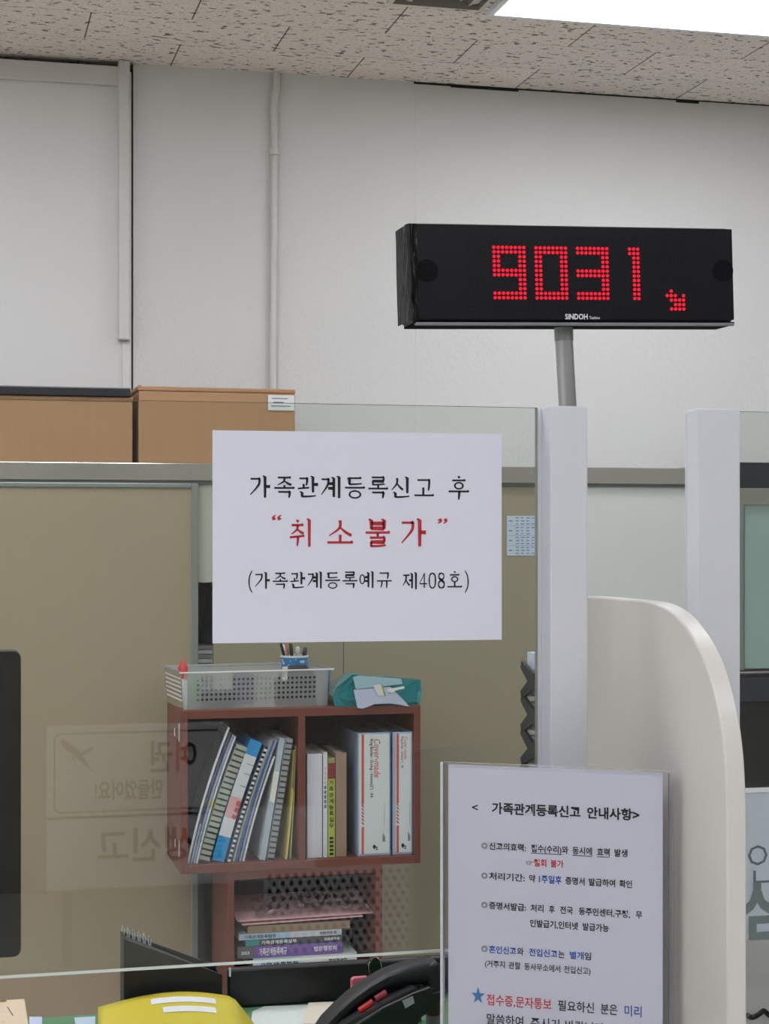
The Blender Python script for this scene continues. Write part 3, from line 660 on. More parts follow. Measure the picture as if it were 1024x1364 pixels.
# basket on the shelf --------------------------------------------------
bz0 = sz1 + .0005; bh = .095; bw, bd = .385, .232
t = thing('storage_basket', (.545, 4.262, bz0), 'white translucent perforated plastic basket on top of the shelf', 'basket', rot=(0, 0, math.radians(4)))
def perforated(mb, O, U, V, nu, nv, m, hole=.30, frameu=(.03, .03), framev=(.018, .016)):
    lu, lv = U.length, V.length; un, vn = U.normalized(), V.normalized()
    def pt(u, v): return O + un * u + vn * v
    u0, u1, v0, v1 = frameu[0], lu - frameu[1], framev[0], lv - framev[1]
    for q in (((0, 0), (lu, 0), (lu, v0), (0, v0)), ((0, v1), (lu, v1), (lu, lv), (0, lv)), ((0, v0), (u0, v0), (u0, v1), (0, v1)), ((u1, v0), (lu, v0), (lu, v1), (u1, v1))):
        mb.add([pt(*p) for p in q], [(0, 1, 2, 3)], m)
    cu, cv = (u1 - u0) / nu, (v1 - v0) / nv; r = min(cu, cv) * hole
    for i in range(nu):
        for j in range(nv):
            cx, cy = u0 + (i + .5) * cu, v0 + (j + .5) * cv; o = []; h = []
            for k in range(8):
                q = math.pi / 4 * k; s = 1 / max(abs(math.cos(q)), abs(math.sin(q)))
                o.append(pt(cx + cu / 2 * s * math.cos(q), cy + cv / 2 * s * math.sin(q))); h.append(pt(cx + r * math.cos(q), cy + r * math.sin(q)))
            mb.add(o + h, [(k, (k + 1) % 8, 8 + (k + 1) % 8, 8 + k) for k in range(8)], m)
fl = .007
V3 = Vector
c = [V3((fl, fl, 0)), V3((bw - fl, fl, 0)), V3((bw - fl, bd - fl, 0)), V3((fl, bd - fl, 0))]; tp = [V3((0, 0, bh)), V3((bw, 0, bh)), V3((bw, bd, bh)), V3((0, bd, bh))]
mb = MB()
perforated(mb, c[0], V3((bw - 2 * fl, 0, 0)), V3((0, -fl, bh)), 27, 5, M_milk); perforated(mb, c[3], V3((bw - 2 * fl, 0, 0)), V3((0, fl, bh)), 27, 5, M_milk)
mb.add([c[0], c[3], tp[3], tp[0]], [(0, 1, 2, 3)], M_milk); mb.add([c[1], c[2], tp[2], tp[1]], [(0, 1, 2, 3)], M_milk); mb.add(c, [(0, 1, 2, 3)], M_milk)
bb = mb.build('body', t, local=True, norm=False)
mb = MB()
for k in range(6):
    z = .02 + k * .011; e = fl * (1 - z / bh); mb.box(e - .0012, e + .0006, .02, bd - .02, z, z + .003, M_white)
mb.build('side_ribs', t, local=True)
mb = MB()
for a in ((-.006, bw + .006, -.006, .002), (-.006, bw + .006, bd - .002, bd + .006), (-.006, .002, .002, bd - .002), (bw - .002, bw + .006, .002, bd - .002)): mb.box(*a, bh - .004, bh, M_milk)
mb.box(-.006, bw + .006, -.0065, -.006, bh - .004, bh, M_white)
mb.build('rim', t, local=True, bevel=.001)
BM = world_of(t)
bf = bz0 + .0012
# pen cup and pens in the basket
cc = P(392, 880, 4.41); cc.z = bf
t = thing('pen_cup', cc, 'blue patterned pen cup standing in the white basket', 'cup')
ch_ = P(392, 873, 4.41).z - bf; cr_ = .036
def cup_mat():
    m = bpy.data.materials.new('blue printed cup'); m.use_nodes = True; nt = m.node_tree; b = nt.nodes['Principled BSDF']; b.inputs['Roughness'].default_value = .4
    tc = nt.nodes.new('ShaderNodeTexCoord'); v = nt.nodes.new('ShaderNodeTexVoronoi'); v.inputs['Scale'].default_value = 70; nt.links.new(tc.outputs['Object'], v.inputs['Vector'])
    r = nt.nodes.new('ShaderNodeValToRGB'); r.color_ramp.elements[0].color = (*lin((198, 220, 230)), 1); r.color_ramp.elements[0].position = .2; r.color_ramp.elements[1].color = (*lin((40, 120, 176)), 1); r.color_ramp.elements[1].position = .34
    nt.links.new(v.outputs['Distance'], r.inputs[0]); nt.links.new(r.outputs[0], b.inputs['Base Color']); return m
M_cup = cup_mat()
mb = MB(); mb.lathe([(cr_ * .86, 0), (cr_, ch_), (cr_ - .002, ch_), (cr_ * .84, .003)], cc, M_cup, 28, cap=False); mb.lathe([(.0, 0.0), (cr_ * .86, 0), (cr_ * .84, .003), (0, .003)], cc, M_cup, 28, cap=False); mb.build('cup_body', t, smooth=True)
MB().lathe([(cr_ - .0022, ch_ - .004), (cr_ + .001, ch_ - .004), (cr_ + .001, ch_ + .001), (cr_ - .0022, ch_ + .001), (cr_ - .0022, ch_ - .004)], cc, M_white, 28, cap=False).build('cup_rim', t, smooth=True)
def pen(dx, dy, tx, ty, zt, r, m, label, cat='pen', m2=None, name='pen'):
    B = cc + V3((dx, dy, .006)); T = V3((cc.x + tx, cc.y + ty, cc.z + zt))
    mb = MB(); L = (T - B).length
    mb.tube([B, B + (T - B) * .8, B + (T - B) * .805, T - (T - B).normalized() * .004, T], [r, r, r * 1.12, r * 1.12, r * .7], m, 10)
    if m2:
        for i, f in enumerate(mb.f):
            if all(k >= 20 for k in f): mb.m[i] = mb._mi(m2)
    return tag(mb.build(name, smooth=True), label, cat, 'pens in the blue cup')
pen(.004, .0, -.036, .0, ch_ + .032, .0032, M_black, 'black pen leaning out at the left of the blue cup')
pen(.008, .008, -.028, .012, ch_ + .028, .0032, M_white, 'white pen beside the leftmost black pen in the cup', m2=M_white)
pen(-.002, -.008, -.024, -.01, ch_ + .034, .0034, mat('tan pen', (176, 122, 84), .5), 'tan pencil in the left half of the blue cup', 'pencil', name='pencil')
pen(.0, -.018, -.014, -.02, ch_ + .033, .0045, mat('dark brown pen', (44, 36, 34), .4), 'thick dark marker left of the clear ruler in the cup', 'marker', name='marker')
pen(.012, .012, .012, .016, ch_ + .022, .005, M_pale, 'thick white stick standing right of the clear ruler', 'pen')
pen(.014, -.012, .022, -.014, ch_ + .012, .0035, M_black_s, 'short black pen in the right half of the cup')
pen(.02, .006, .030, .006, ch_ + .02, .0048, mat('dark blue grey pen', (52, 56, 68), .4), 'dark slate marker at the right of the blue cup', 'marker', name='marker')
mb = MB(); mb.obox(cc + V3((-.006, .0, .006)), (.016, 0, 0), (0, .002, 0), (.004, .0, ch_ + .035), M_acryl)
tag(mb.build('ruler'), 'clear plastic ruler standing in the blue cup', 'ruler', 'pens in the blue cup')
# other things lying in the basket
q = P(392, 900, 4.33); 
t = thing('stapler', (q.x, 4.33, bf), 'black stapler lying in the basket in front of the pen cup', 'stapler')
MB().box(q.x - .05, q.x + .055, 4.315, 4.345, bf, bf + .03, M_black_s).build('base', t, bevel=.004)
MB().prism([(q.x - .05, 4.318, bf + .031), (q.x + .055, 4.318, bf + .031), (q.x + .055, 4.318, bf + .07), (q.x + .03, 4.318, bf + .10), (q.x - .02, 4.318, bf + .098), (q.x - .05, 4.318, bf + .06)], YA * .024, M_black).build('top_arm', t, bevel=.005)
MB().box(q.x - .034, q.x - .02, 4.3165, 4.3178, bf + .062, bf + .098, M_pale).build('label', t)
q = PXX(226, 890, .556); q = V3((.562, 4.36, bf))
t = thing('glue_stick', q, 'red-capped stick standing at the left end of the basket', 'glue stick')
MB().lathe([(.011, 0), (.011, .07)], q, M_white, 18).build('tube', t, smooth=True)
MB().lathe([(.0125, .07), (.0125, .098), (.008, .104), (.004, .114), (.001, .116)], q, mat('red cap', (196, 44, 52), .4), 18).build('cap', t, smooth=True)
mb = MB(); q = V3((.585, 4.42, bf)); mb.obox(q, (.03, 0, 0), (0, .05, 0), (0, 0, .055), mat('green eraser', (78, 124, 84), .6)); tag(mb.build('tape_box', bevel=.003), 'small green box at the left end inside the basket', 'box')
mb = MB(); q = V3((.70, 4.38, bf)); mb.obox(q, (.05, 0, 0), (0, .06, 0), (0, 0, .074), mat('plum box', (72, 62, 92), .5)); tag(mb.build('card_box', bevel=.003), 'dark plum box showing through the middle of the basket', 'box')
mb = MB(); q = V3((.845, 4.33, bf)); mb.obox(q, (.045, 0, 0), (0, .06, 0), (0, 0, .06), mat('navy tin', (40, 44, 58), .5)); tag(mb.build('tin_box', bevel=.003), 'dark navy box showing through the right of the basket', 'box')
mb = MB(); q = V3((.60, 4.285, bf)); mb.obox(q, (.085, 0, 0), (0, .06, 0), (0, 0, .040), mat('black card', (34, 34, 40), .5)); tag(mb.build('black_tray'), 'low black box at the left front inside the basket', 'box')

# teal bag on the shelf
tx0 = P(446, 930, 4.28).x; tx1 = P(560, 930, 4.28).x
t = thing('plastic_pouch', ((tx0 + tx1) / 2, 4.38, sz1), 'crumpled glossy teal plastic pouch with papers, right of the basket', 'pouch')
M_tb = mat('teal film', (22, 128, 136), .12, vary=.3, vscale=14, coat=.5)
rnd = random.Random(11)
prof = [(0, .036), (.12, .052), (.22, .072), (.34, .084), (.5, .082), (.7, .078), (.88, .074), (.97, .072), (1, .066)]
def ph(u):
    for (a, h0), (b2, h1) in zip(prof, prof[1:]):
        if u <= b2: return h0 + (h1 - h0) * (u - a) / (b2 - a)
    return prof[-1][1]
sil = [(443.5, 928), (448, 916), (458, 907), (470, 898.5), (486, 900), (503, 901.5), (520, 902), (536, 903.5), (550, 905), (560.5, 906), (561, 920), (560, 934), (559, 944), (545, 943.5), (520, 942), (498, 944), (478, 945), (458, 944.5), (446, 941)]
base_z = sz1 + .001
rows = []
for yy, sc_, kz, cxs in ((4.262, .90, .86, 0), (4.258, 1, 1, 0), (4.30, 1.0, 1.02, .003), (4.36, .99, .94, .006), (4.44, .96, .80, .01), (4.49, .90, .55, .012)):
    ring = []; xm = (tx0 + tx1) / 2
    for (a, b2) in sil:
        p = P(a, b2, 4.258); z_ = base_z + max(0, p.z - base_z) * kz; n_ = .0035 if yy > 4.259 else .001
        ring.append(V3((xm + (p.x - xm) * sc_ + cxs + rnd.uniform(-n_, n_), yy + rnd.uniform(-n_, n_) * 1.5, max(base_z, z_ + rnd.uniform(-n_, n_)))))
    rows.append(ring)
MB().loft(rows, M_tb).build('pouch_body', t)
M_lil = mat('lilac paper', (186, 192, 216), .6)
Yp = 4.243
def pp(px, py, dy=0): return P(px, py, Yp + dy)
def sheet(name, pts, m, dy=0.): return MB().prism([pp(a, b2, dy) for a, b2 in pts], YA * .0012, m).build(name, t)
sheet('paper', [(471, 919), (520, 915), (541, 936), (545, 941), (520, 937), (499, 938), (483, 944), (476, 943)], M_lil, -.003)
sheet('paper', [(470, 902), (478, 900), (534, 904), (536, 911), (512, 914), (474, 918)], mat('pale aqua paper', (160, 190, 200), .3), -.002)
sheet('label', [(497, 913), (507, 911), (513, 927), (503, 926)], M_pale, -.006)
sheet('label_edge', [(507, 911), (509, 911), (514, 927), (512, 927.5)], mat('gold strip', (176, 150, 70), .5), -.0062)
sheet('shine_mark', [(516, 918), (538, 914), (539, 917), (526, 920), (522, 923), (516, 922)], M_white, -.0055)

# ------------------------------------------------------------------ clerk's desk and what stands on it
DZ = .75; DY0, DY1 = 1.86, 2.725
t = thing('office_desk', (.8, 2.3, 0), 'pale office desk behind the glass counter', 'desk')
MB().box(-.75, 2.4, DY0, DY1, DZ - .025, DZ, M_desk).build('desktop', t, bevel=.002)
for x in (-.73, 2.36): MB().box(x, x + .025, DY0 + .03, DY1 - .03, 0, DZ - .0255, M_desk).build('side_panel', t)
MB().box(-.70, 2.355, DY0 + .05, DY0 + .07, .15, DZ - .0255, M_desk).build('modesty_panel', t)
tag(MB().box(-.2, 1.12, 2.0, 2.718, DZ + .0003, DZ + .0028, M_green).build('desk_mat'), 'green mat lying on the office desk', 'desk mat')
MZ = DZ + .0033
# low black box along the back edge
x0 = P(302, 1300, 2.70).x; x1 = P(616, 1300, 2.70).x; zt = P(450, 1282, 2.70).z
t = thing('desk_divider', ((x0 + x1) / 2, 2.67, MZ), 'long low black panel along the back edge of the desk', 'panel')
MB().box(x0, x1, 2.697, 2.716, MZ, zt, M_black).build('body', t, bevel=.004)
q0 = P(300.5, 1305, 2.625); q1 = P(303.5, 1317, 2.625)
MB().box(x0 + .003, x0 + .006, 2.6955, 2.6969, q1.z, q0.z, M_pale).build('tag', t)
# sloped magazine file with clips
Yw = 2.62
A = P(165, 1251, Yw); B = P(296, 1298, Yw)
t = thing('magazine_file', ((A.x + B.x) / 2, Yw + .03, MZ), 'black sloped file holder with silver clips on its rim', 'file holder')
dpt = .058
def wedge(y0, y1, dz=0):
    return MB().prism([(A.x, y0, MZ), (B.x, y0, MZ), (B.x, y0, B.z + dz), (A.x, y0, A.z + dz)], YA * (y1 - y0), M_black_s)
wedge(Yw, Yw + .003).build('front_panel', t, bevel=.0008); wedge(Yw + dpt - .003, Yw + dpt).build('back_panel', t, bevel=.0008)
MB().box(A.x, A.x + .003, Yw + .0032, Yw + dpt - .0032, MZ, A.z, M_black_s).build('end_panel', t); MB().box(B.x - .003, B.x, Yw + .0032, Yw + dpt - .0032, MZ, B.z - .002, M_black_s).build('end_panel', t)
mb = MB().prism([(A.x + .006, Yw + .008, MZ), (B.x - .006, Yw + .008, MZ), (B.x - .006, Yw + .008, B.z - .006), (A.x + .006, Yw + .008, A.z - .006)], YA * (dpt - .018), mat('dark folders', (44, 43, 46), .6)); mb.build('inner_folders', t)
sl = (B - A).normalized()
for k in range(6):
    c0 = A + sl * (.004 + k * .0088) + YA * (dpt - .0015)
    mb = MB(); mb.tube([c0 + V3((0, -.006, -.002)), c0 + V3((0, -.005, .007)), c0 + V3((0, .0, .0105)), c0 + V3((0, .005, .007)), c0 + V3((0, .006, -.002))], .0012, M_chrome, 8)
    mb.box(c0.x - .0024, c0.x + .0024, c0.y - .0052, c0.y - .0030, c0.z - .007, c0.z + .005, M_pale)
    tag(mb.build('paper_clip', smooth=True), 'small silver clip on the rim of the black sloped file holder', 'clip', 'silver clips on the file holder')
# yellow folder
t = thing('yellow_folder', (P(230, 1350, 2.4).x, 2.45, MZ), 'thick yellow folder with white label strips lying on the desk', 'folder')
yl = PZ(131, 1341, MZ + .042); yr = PZ(334, 1341, MZ + .042)
diry = V3((.085, .996, 0)).normalized(); dirx = V3((diry.y, -diry.x, 0))
O = V3((yl.x, yl.y, 0)) - diry * .30; W = .232
def ytop(u, v): return MZ + .038 + .020 * math.sin(math.pi * min(1, u * .95 + .03)) - .03 * max(0, u - .86) / .14
mb = MB()
def yfn(u, v):
    p = O + dirx * (W * u) + diry * (.30 * v); 
    if u > .85 and v > .9: p -= diry * (.03 * ((u - .85) / .15) ** 2 * (v - .9) / .1)
    p.z = ytop(u, v); return p
mb.grid(yfn, 24, 12, M_yellow); mb.build('cover', t, smooth=True, solid=.003)
mb = MB()
for n_ in range(24):
    u0, u1 = n_ / 24, (n_ + 1) / 24
    a = O + dirx * (W * u0 + .002); b2 = O + dirx * (W * u1 * .99 + .002)
    def zq(p, z): return V3((p.x, p.y, z))
    mb.add([zq(a, MZ + .0003), zq(b2, MZ + .0003), zq(b2 + diry * .296, MZ + .0003), zq(a + diry * .296, MZ + .0003), zq(a, ytop(u0, 0) - .003), zq(b2, ytop(u1, 0) - .003), zq(b2 + diry * .296, ytop(u1, 0) - .003), zq(a + diry * .296, ytop(u0, 0) - .003)],
           [(0, 3, 2, 1), (4, 5, 6, 7), (0, 1, 5, 4), (1, 2, 6, 5), (2, 3, 7, 6), (3, 0, 4, 7)], M_pages)
mb.build('pages', t, norm=False)
def strip(u0, u1, v0, v1):
    return MB().grid(lambda a, b2: yfn(u0 + (u1 - u0) * a, v0 + (v1 - v0) * b2) + ZA * .0022, 10, 2, M_pale).build('label_strip', t, smooth=True)
strip(.33, .74, .80, .90); strip(.40, .73, .63, .73)
# wood-grain box at the left and papers
c1 = PZ(33, 1330, .815)
t = thing('tissue_box', (c1.x - .12, c1.y - .07, MZ), 'pale wood-grain box with dark marks at the left end of the desk', 'box')
M_pine = mat('pale wood print', (214, 192, 164), .5, vary=.1, vscale=10, vstretch=(1, 8, 1))
MB().box(c1.x - .24, c1.x, c1.y - .15, c1.y, MZ, .8150, M_pine).build('body', t, bevel=.002)
mb = MB()
def mark(a, b2): mb.add([PZ(*p, .8157) for p in (a, (a[0] + 1.6, a[1]), (b2[0] + 1.6, b2[1]), b2)], [(0, 1, 2, 3)], M_grey_ink)
mark((9, 1341), (17, 1353)); mark((0, 1360), (6, 1361))
mb.add([PZ(0 + 5 * math.cos(q) + 4, 1333 + 1.3 * math.sin(q), .8157) for q in [2 * math.pi * k / 16 for k in range(16)]], [tuple(range(16))], mat('brown knot', (120, 92, 66), .6))
mb.build('printed_marks', t)
def paper(pts, m, label, z=MZ, cat='paper'):
    return tag(MB().prism([PZ(a, b2, z) for a, b2 in pts], ZA * .0008, m).build('paper_sheet'), label, cat)
paper([(39, 1355), (56, 1355), (56, 1385), (39, 1385)], M_lil, 'small white and blue sheet beside the wood-grain box')
paper([(99, 1356), (127, 1354.5), (126, 1385), (104, 1385)], M_tt, 'pale blue sheet half under the yellow folder')
paper([(336, 1348), (352, 1341), (440, 1338), (450, 1342), (440, 1400), (330, 1400)], mat('patterned white paper', (206, 212, 206), .7, vary=.08, vscale=60), 'white patterned paper between yellow folder and telephone')
c0 = PZ(404, 1364, MZ + .002); 
t = thing('card_case', PZ(422, 1362, MZ + .001), 'small clear card case on the white paper beside the telephone', 'card case')
cz = MZ + .001
pts = [PZ(403, 1368, cz), PZ(411, 1340, cz), PZ(444, 1339, cz), PZ(446, 1368, cz)]
MB().prism(pts, ZA * .004, M_milk).build('case', t, bevel=.001)
MB().prism([p + ZA * .0045 for p in pts], ZA * .001, mat('card cream', (214, 204, 186), .6)).build('card', t)
# telephone
YT = 2.42
t = thing('telephone', (P(520, 1364, YT).x, YT, MZ), 'black desk telephone with its handset in the cradle', 'telephone')
def hand(px, py): return P(px, py, YT)
top = [(416, 1376), (430, 1356), (447, 1339), (465, 1323), (490, 1305), (514, 1291.5), (540, 1282), (560, 1277), (573, 1275)]
bot = [(430, 1392), (439, 1370), (452, 1353), (465, 1340), (482, 1326.5), (502, 1316), (530, 1310), (560, 1309), (583, 1306)]
rings = []
for (a, b2) in zip(top, bot):
    p, q = hand(*a), hand(*b2); c = (p + q) / 2; h = (p - q) / 2; wv = YA * .024
    rings.append([c + h * math.copysign(abs(math.cos(k)) ** .6, math.cos(k)) + wv * math.copysign(abs(math.sin(k)) ** .6, math.sin(k)) for k in [2 * math.pi * i / 16 for i in range(16)]])
hs = MB().loft(rings, M_black_s).build('handset', t, smooth=True)
head = [(566, 1279), (574, 1276), (580, 1277.5), (583, 1285), (586, 1312), (584, 1318), (576, 1321), (568, 1319), (564, 1309)]
MB().prism([hand(*p) - YA * .027 for p in head], YA * .054, M_black_s).build('earpiece', hs, bevel=.006, smooth=True, seg=3)
base = [(440, 1372), (458, 1357), (500, 1331), (540, 1312), (562, 1304), (567, 1306), (560, 1325), (552, 1342), (546, 1354), (535, 1375), (520, 1400), (430, 1400)]
pts = [hand(*p) - YA * .045 for p in base]
for v in pts:
    if v.z < MZ + .012: v.z = MZ
MB().prism(pts, YA * .012, M_black).build('side_cheek', t, bevel=.002)
MB().prism([p + YA * .078 for p in pts], YA * .012, M_black).build('side_cheek', t, bevel=.002)
deck = [hand(*p) - YA * .0328 for p in [(452, 1372), (500, 1343), (540, 1325), (556, 1318), (548, 1342), (535, 1375), (520, 1400), (440, 1400)]]
for v in deck:
    if v.z < MZ + .012: v.z = MZ
MB().prism(deck, YA * .0655, M_black_s).build('body', t)
MB().prism([hand(*p) - YA * .0462 for p in [(525, 1322), (539, 1316), (541, 1325), (529, 1332)]], YA * .001, mat('grey window', (170, 172, 178), .3)).build('indicator_window', t)
MB().prism([hand(*p) - YA * .0458 for p in [(459, 1356), (497, 1332.5), (498, 1334.5), (460, 1358.5)]], YA * .0006, mat('grey rim', (96, 98, 104), .3)).build('rim_line', t)
curl = [hand(*p) + YA * .0 for p in [(567, 1322), (572, 1330), (586, 1318), (590, 1312)]]
MB().prism([hand(*p) - YA * .03 for p in [(565, 1316), (588, 1311), (587, 1318), (574, 1331), (561, 1344), (552, 1350), (556, 1338)]], YA * .06, M_black).build('cradle_end', t, bevel=.003)
# small items behind and beside the phone
a = P(469, 1305, 2.58); b2 = P(491, 1326, 2.58)
tag(MB().prism([P(468.5, 1306, 2.58), P(472, 1303, 2.58), P(490, 1301.5, 2.58), P(492, 1330, 2.58).xyz * 1, V3((P(469, 1330, 2.58).x, 2.58, MZ))], YA * .012, mat('pink plastic', (206, 104, 124), .4)).build('memo_pad', bevel=.001), 'pink pad standing behind the telephone handset', 'memo pad')
c = P(498.5, 1288, 2.60)
t = thing('desk_mirror', (c.x, 2.6, MZ), 'small oval glossy black stand with a chrome ring behind the telephone', 'stand')
mb = MB()
for yy, k in ((2.592, 1.0), (2.606, 1.0)): pass
mb.loft([[V3((c.x + .0105 * s * math.cos(q), yy, c.z + .0165 * s * math.sin(q))) for q in [2 * math.pi * k / 24 for k in range(24)]] for yy, s in ((2.594, .8), (2.597, 1), (2.606, 1), (2.608, .8))], M_gloss); mb.build('head', t, smooth=True)
MB().tube([V3((c.x + .0100 * math.cos(q), 2.5955, c.z + .016 * math.sin(q))) for q in [2 * math.pi * k / 24 - .3 for k in range(17)]], .0006, M_chrome, 6).build('chrome_ring', t, smooth=True)
MB().tube([(c.x, 2.602, c.z - .014), (c.x, 2.602, MZ)], .0045, M_black, 10).build('stem', t)
MB().lathe([(.018, 0), (.018, .004), (.006, .007)], (c.x, 2.602, MZ), M_black, 20).build('foot', t, smooth=True)
def rod(p0, p1, r, m, name, label, cat): return tag(MB().tube([p0, p0 + (p1 - p0) * .02, p1 - (p1 - p0) * .02, p1], [r * .7, r, r, r * .7], m, 12).build(name, smooth=True), label, cat)
M_redp = mat('red plastic', (204, 40, 46), .35)
rod(P(478, 1347, YT - .026), P(497, 1334, YT - .026), .005, M_redp, 'red_marker', 'red marker end showing between handset and telephone body', 'marker')
rod(P(500, 1331.5, YT - .026), P(515, 1322, YT - .026), .0055, mat('dark rose plastic', (150, 46, 60), .4), 'rose_marker', 'dark rose marker under the raised handset of the telephone', 'marker')
q = P(577, 1350, 2.50)
t = thing('hand_stamp', (q.x, 2.50, MZ), 'dark brown stamp with a grey collar beside the telephone', 'stamp')
zt = P(577, 1326, 2.5).z; zm = P(577, 1351, 2.5).z
MB().lathe([(.011, zm - MZ), (.0135, zm - MZ + .006), (.0125, zt - MZ - .006), (.007, zt - MZ)], (q.x, 2.5, MZ), mat('brown wood handle', (64, 38, 36), .35), 20).build('handle', t, smooth=True)
MB().lathe([(.0115, 0), (.0115, zm - MZ - .0002)], (q.x, 2.5, MZ), mat('grey collar', (104, 104, 104), .4), 20).build('collar', t, smooth=True)
q = P(553, 1362, 2.56)
t = thing('paper_cup', (q.x, 2.56, MZ), 'small dark blue and white cup behind the telephone', 'cup')
MB().lathe([(.009, 0), (.0105, P(553, 1350, 2.56).z - MZ)], (q.x, 2.56, MZ), mat('navy print', (34, 46, 108), .5), 18).build('cup_body', t, smooth=True)
MB().lathe([(.011, P(553, 1355, 2.56).z - MZ), (.011, P(553, 1349, 2.56).z - MZ)], (q.x, 2.56, MZ), M_white, 18).build('band', t, smooth=True)

# monitor at the left
YM = 2.1
xr = P(28, 1000, YM).x; zt = P(20, 867, YM).z; zb = P(20, 1275, YM).z; xl = xr - .56
t = thing('computer_monitor', ((xl + xr) / 2, YM + .05, MZ), 'black computer monitor cut off by the left edge of the photo', 'monitor')
pts = []
R = .012
for cx_, cz_, a0 in ((xr - R, zt - .002, None), (xr - R, zb + R, -90), (xl + R, zb + R, 180)):
    pass
def rrect(x0, x1, z0, z1, y, r):
    o = []
    for cx_, cz_, a0 in ((x1 - r, z1 - r, 0), (x0 + r, z1 - r, 90), (x0 + r, z0 + r, 180), (x1 - r, z0 + r, 270)):
        for k in range(5): q = math.radians(a0 + 22.5 * k); o.append(V3((cx_ + r * math.cos(q), y, cz_ + r * math.sin(q))))
    return o
MB().prism(rrect(xl, xr, zb, zt, YM, .009), YA * .03, mat('monitor shell', (17, 18, 19), .5, spec=.3)).build('rear_shell', t, bevel=.0015)
MB().prism(rrect(xl + .09, xr - .09, zb + .06, zt - .08, YM - .022, .02), YA * .0215, mat('grey shell', (34, 36, 38), .5)).build('rear_bulge', t, bevel=.004)
mb = MB()
for k in range(12): mb.box(xr - .025 - k * .014, xr - .0165 - k * .014, YM - .0004, YM + .0002, P(20, 986, YM).z, P(20, 984.5, YM).z, M_dark)
mb.build('vent_slots', t)
xm = (xl + xr) / 2
MB().box(xm - .03, xm + .03, YM + .032, YM + .05, MZ + .012, zt - .15, M_black_s).build('neck', t); MB().box(xm - .12, xm + .12, YM - .04, YM + .15, MZ, MZ + .011, M_black_s).build('foot', t, bevel=.003)

# tray tower with X-shaped brackets on its side
YX0, YX1 = 2.46, 2.70
xl = YX1 * ray(692, 940)[0] / ray(692, 940)[1]; xw = .22
Ym = YX1 - .062
ztop = P(700, 868, YX1).z
t = thing('letter_tray_tower', (xl + xw / 2, 2.58, MZ), 'grey stacked letter trays with black X-shaped side brackets behind the post', 'letter trays')
pz = lambda y: PXX(705, y, xl).z
xcz = [pz(y) for y in (908, 953, 998)]
per = xcz[0] - xcz[1]
levels = [xcz[0] - per * k for k in range(12) if xcz[0] - per * k > MZ + .04]
M_tray = mat('pale grey tray', (176, 178, 184), .5)
M_tp = mat('tray papers', (160, 160, 166), .8)
for zc in levels:
    MB().box(xl + .006, xl + xw, YX0, YX1, zc - per * .50, zc - per * .44, M_tray).build('tray', t)
    MB().box(xl + .010, xl + xw - .012, YX0 + .012, YX1 - .006, zc - per * .438, zc + per * .34, M_tp).build('paper_pile', t)
MB().box(xl + .006, xl + xw, YX0, YX1, MZ, levels[-1] - per * .502, M_tray).build('base', t)
MB().box(xl + .012, xl + xw - .012, YX0 + .012, YX1 - .004, xcz[0] + per * .345, ztop, mat('ice paper', (186, 194, 210), .7)).build('top_papers', t)
for Yc in (Ym, YX0 + .062):
    for zc in levels:
        mb = MB()
        def arm(y, z, w0, w1):
            d_ = V3((0, y, z)).normalized(); n_ = V3((0, -d_.z, d_.y)); o_ = V3((xl, Yc, zc)); e = o_ + V3((0, y, z))
            mb.prism([o_ + n_ * w0, o_ - n_ * w0, e - n_ * w1, e + n_ * w1], XA * .0055, M_black_s)
        for sy_ in (-1, 1):
            for sz_ in (-1, 1): arm(sy_ * .056, sz_ * per * .47, .0110, .0068)
        mb.prism([V3((xl - .0004, Yc + .021 * math.cos(q), zc + .0125 * math.sin(q))) for q in [2 * math.pi * k / 16 for k in range(16)]], XA * .006, M_black_s); mb.build('bracket', t)

# right-hand desk things seen through the second glass
YR = 2.6
mxl = P(962, 980, YR).x; zt = P(1000, 896, YR).z; zb = P(1000, 1078, YR).z
t = thing('computer_monitor', (mxl + .27, YR + .05, DZ), 'black computer monitor behind the right-hand glass pane', 'monitor')
MB().box(mxl, mxl + .54, YR, YR + .03, zb, zt, M_black).build('rear_shell', t, bevel=.003)
MB().box(mxl + .001, mxl + .54, YR - .006, YR - .0002, P(1000, 934, YR).z, P(1000, 903, YR).z, mat('charcoal strip', (40, 44, 56), .4)).build('top_strip', t, bevel=.001)
MB().box(mxl + .24, mxl + .30, YR + .031, YR + .05, DZ + .012, zt - .1, M_black).build('neck', t); MB().box(mxl + .16, mxl + .38, YR - .05, YR + .12, DZ + .0005, DZ + .0118, M_black).build('foot', t)
yy = 1.97
x0 = P(935, 1300, yy).x
t = tag(MB().box(x0, x0 + .7, yy, yy + .025, DZ + .0005, P(1000, 1150, yy).z, M_greys).build('desk_screen', bevel=.003), 'grey low screen standing on the desk under the right-hand glass', 'desk screen')
cz_ = P(1008, 1351, yy - .02).z
mb = MB(); pth = [V3((P(996 + 1.4 * k, 1300, yy - .015).x, yy - .014 + .003 * math.sin(k * .4), P(1000, 1352 + 4.5 * math.sin(k * .33), yy - .015).z)) for k in range(45)]
mb.tube(pth, .0032, M_black, 8); tag(mb.build('cable', smooth=True), 'black cable looping along the grey desk screen at the right', 'cable')

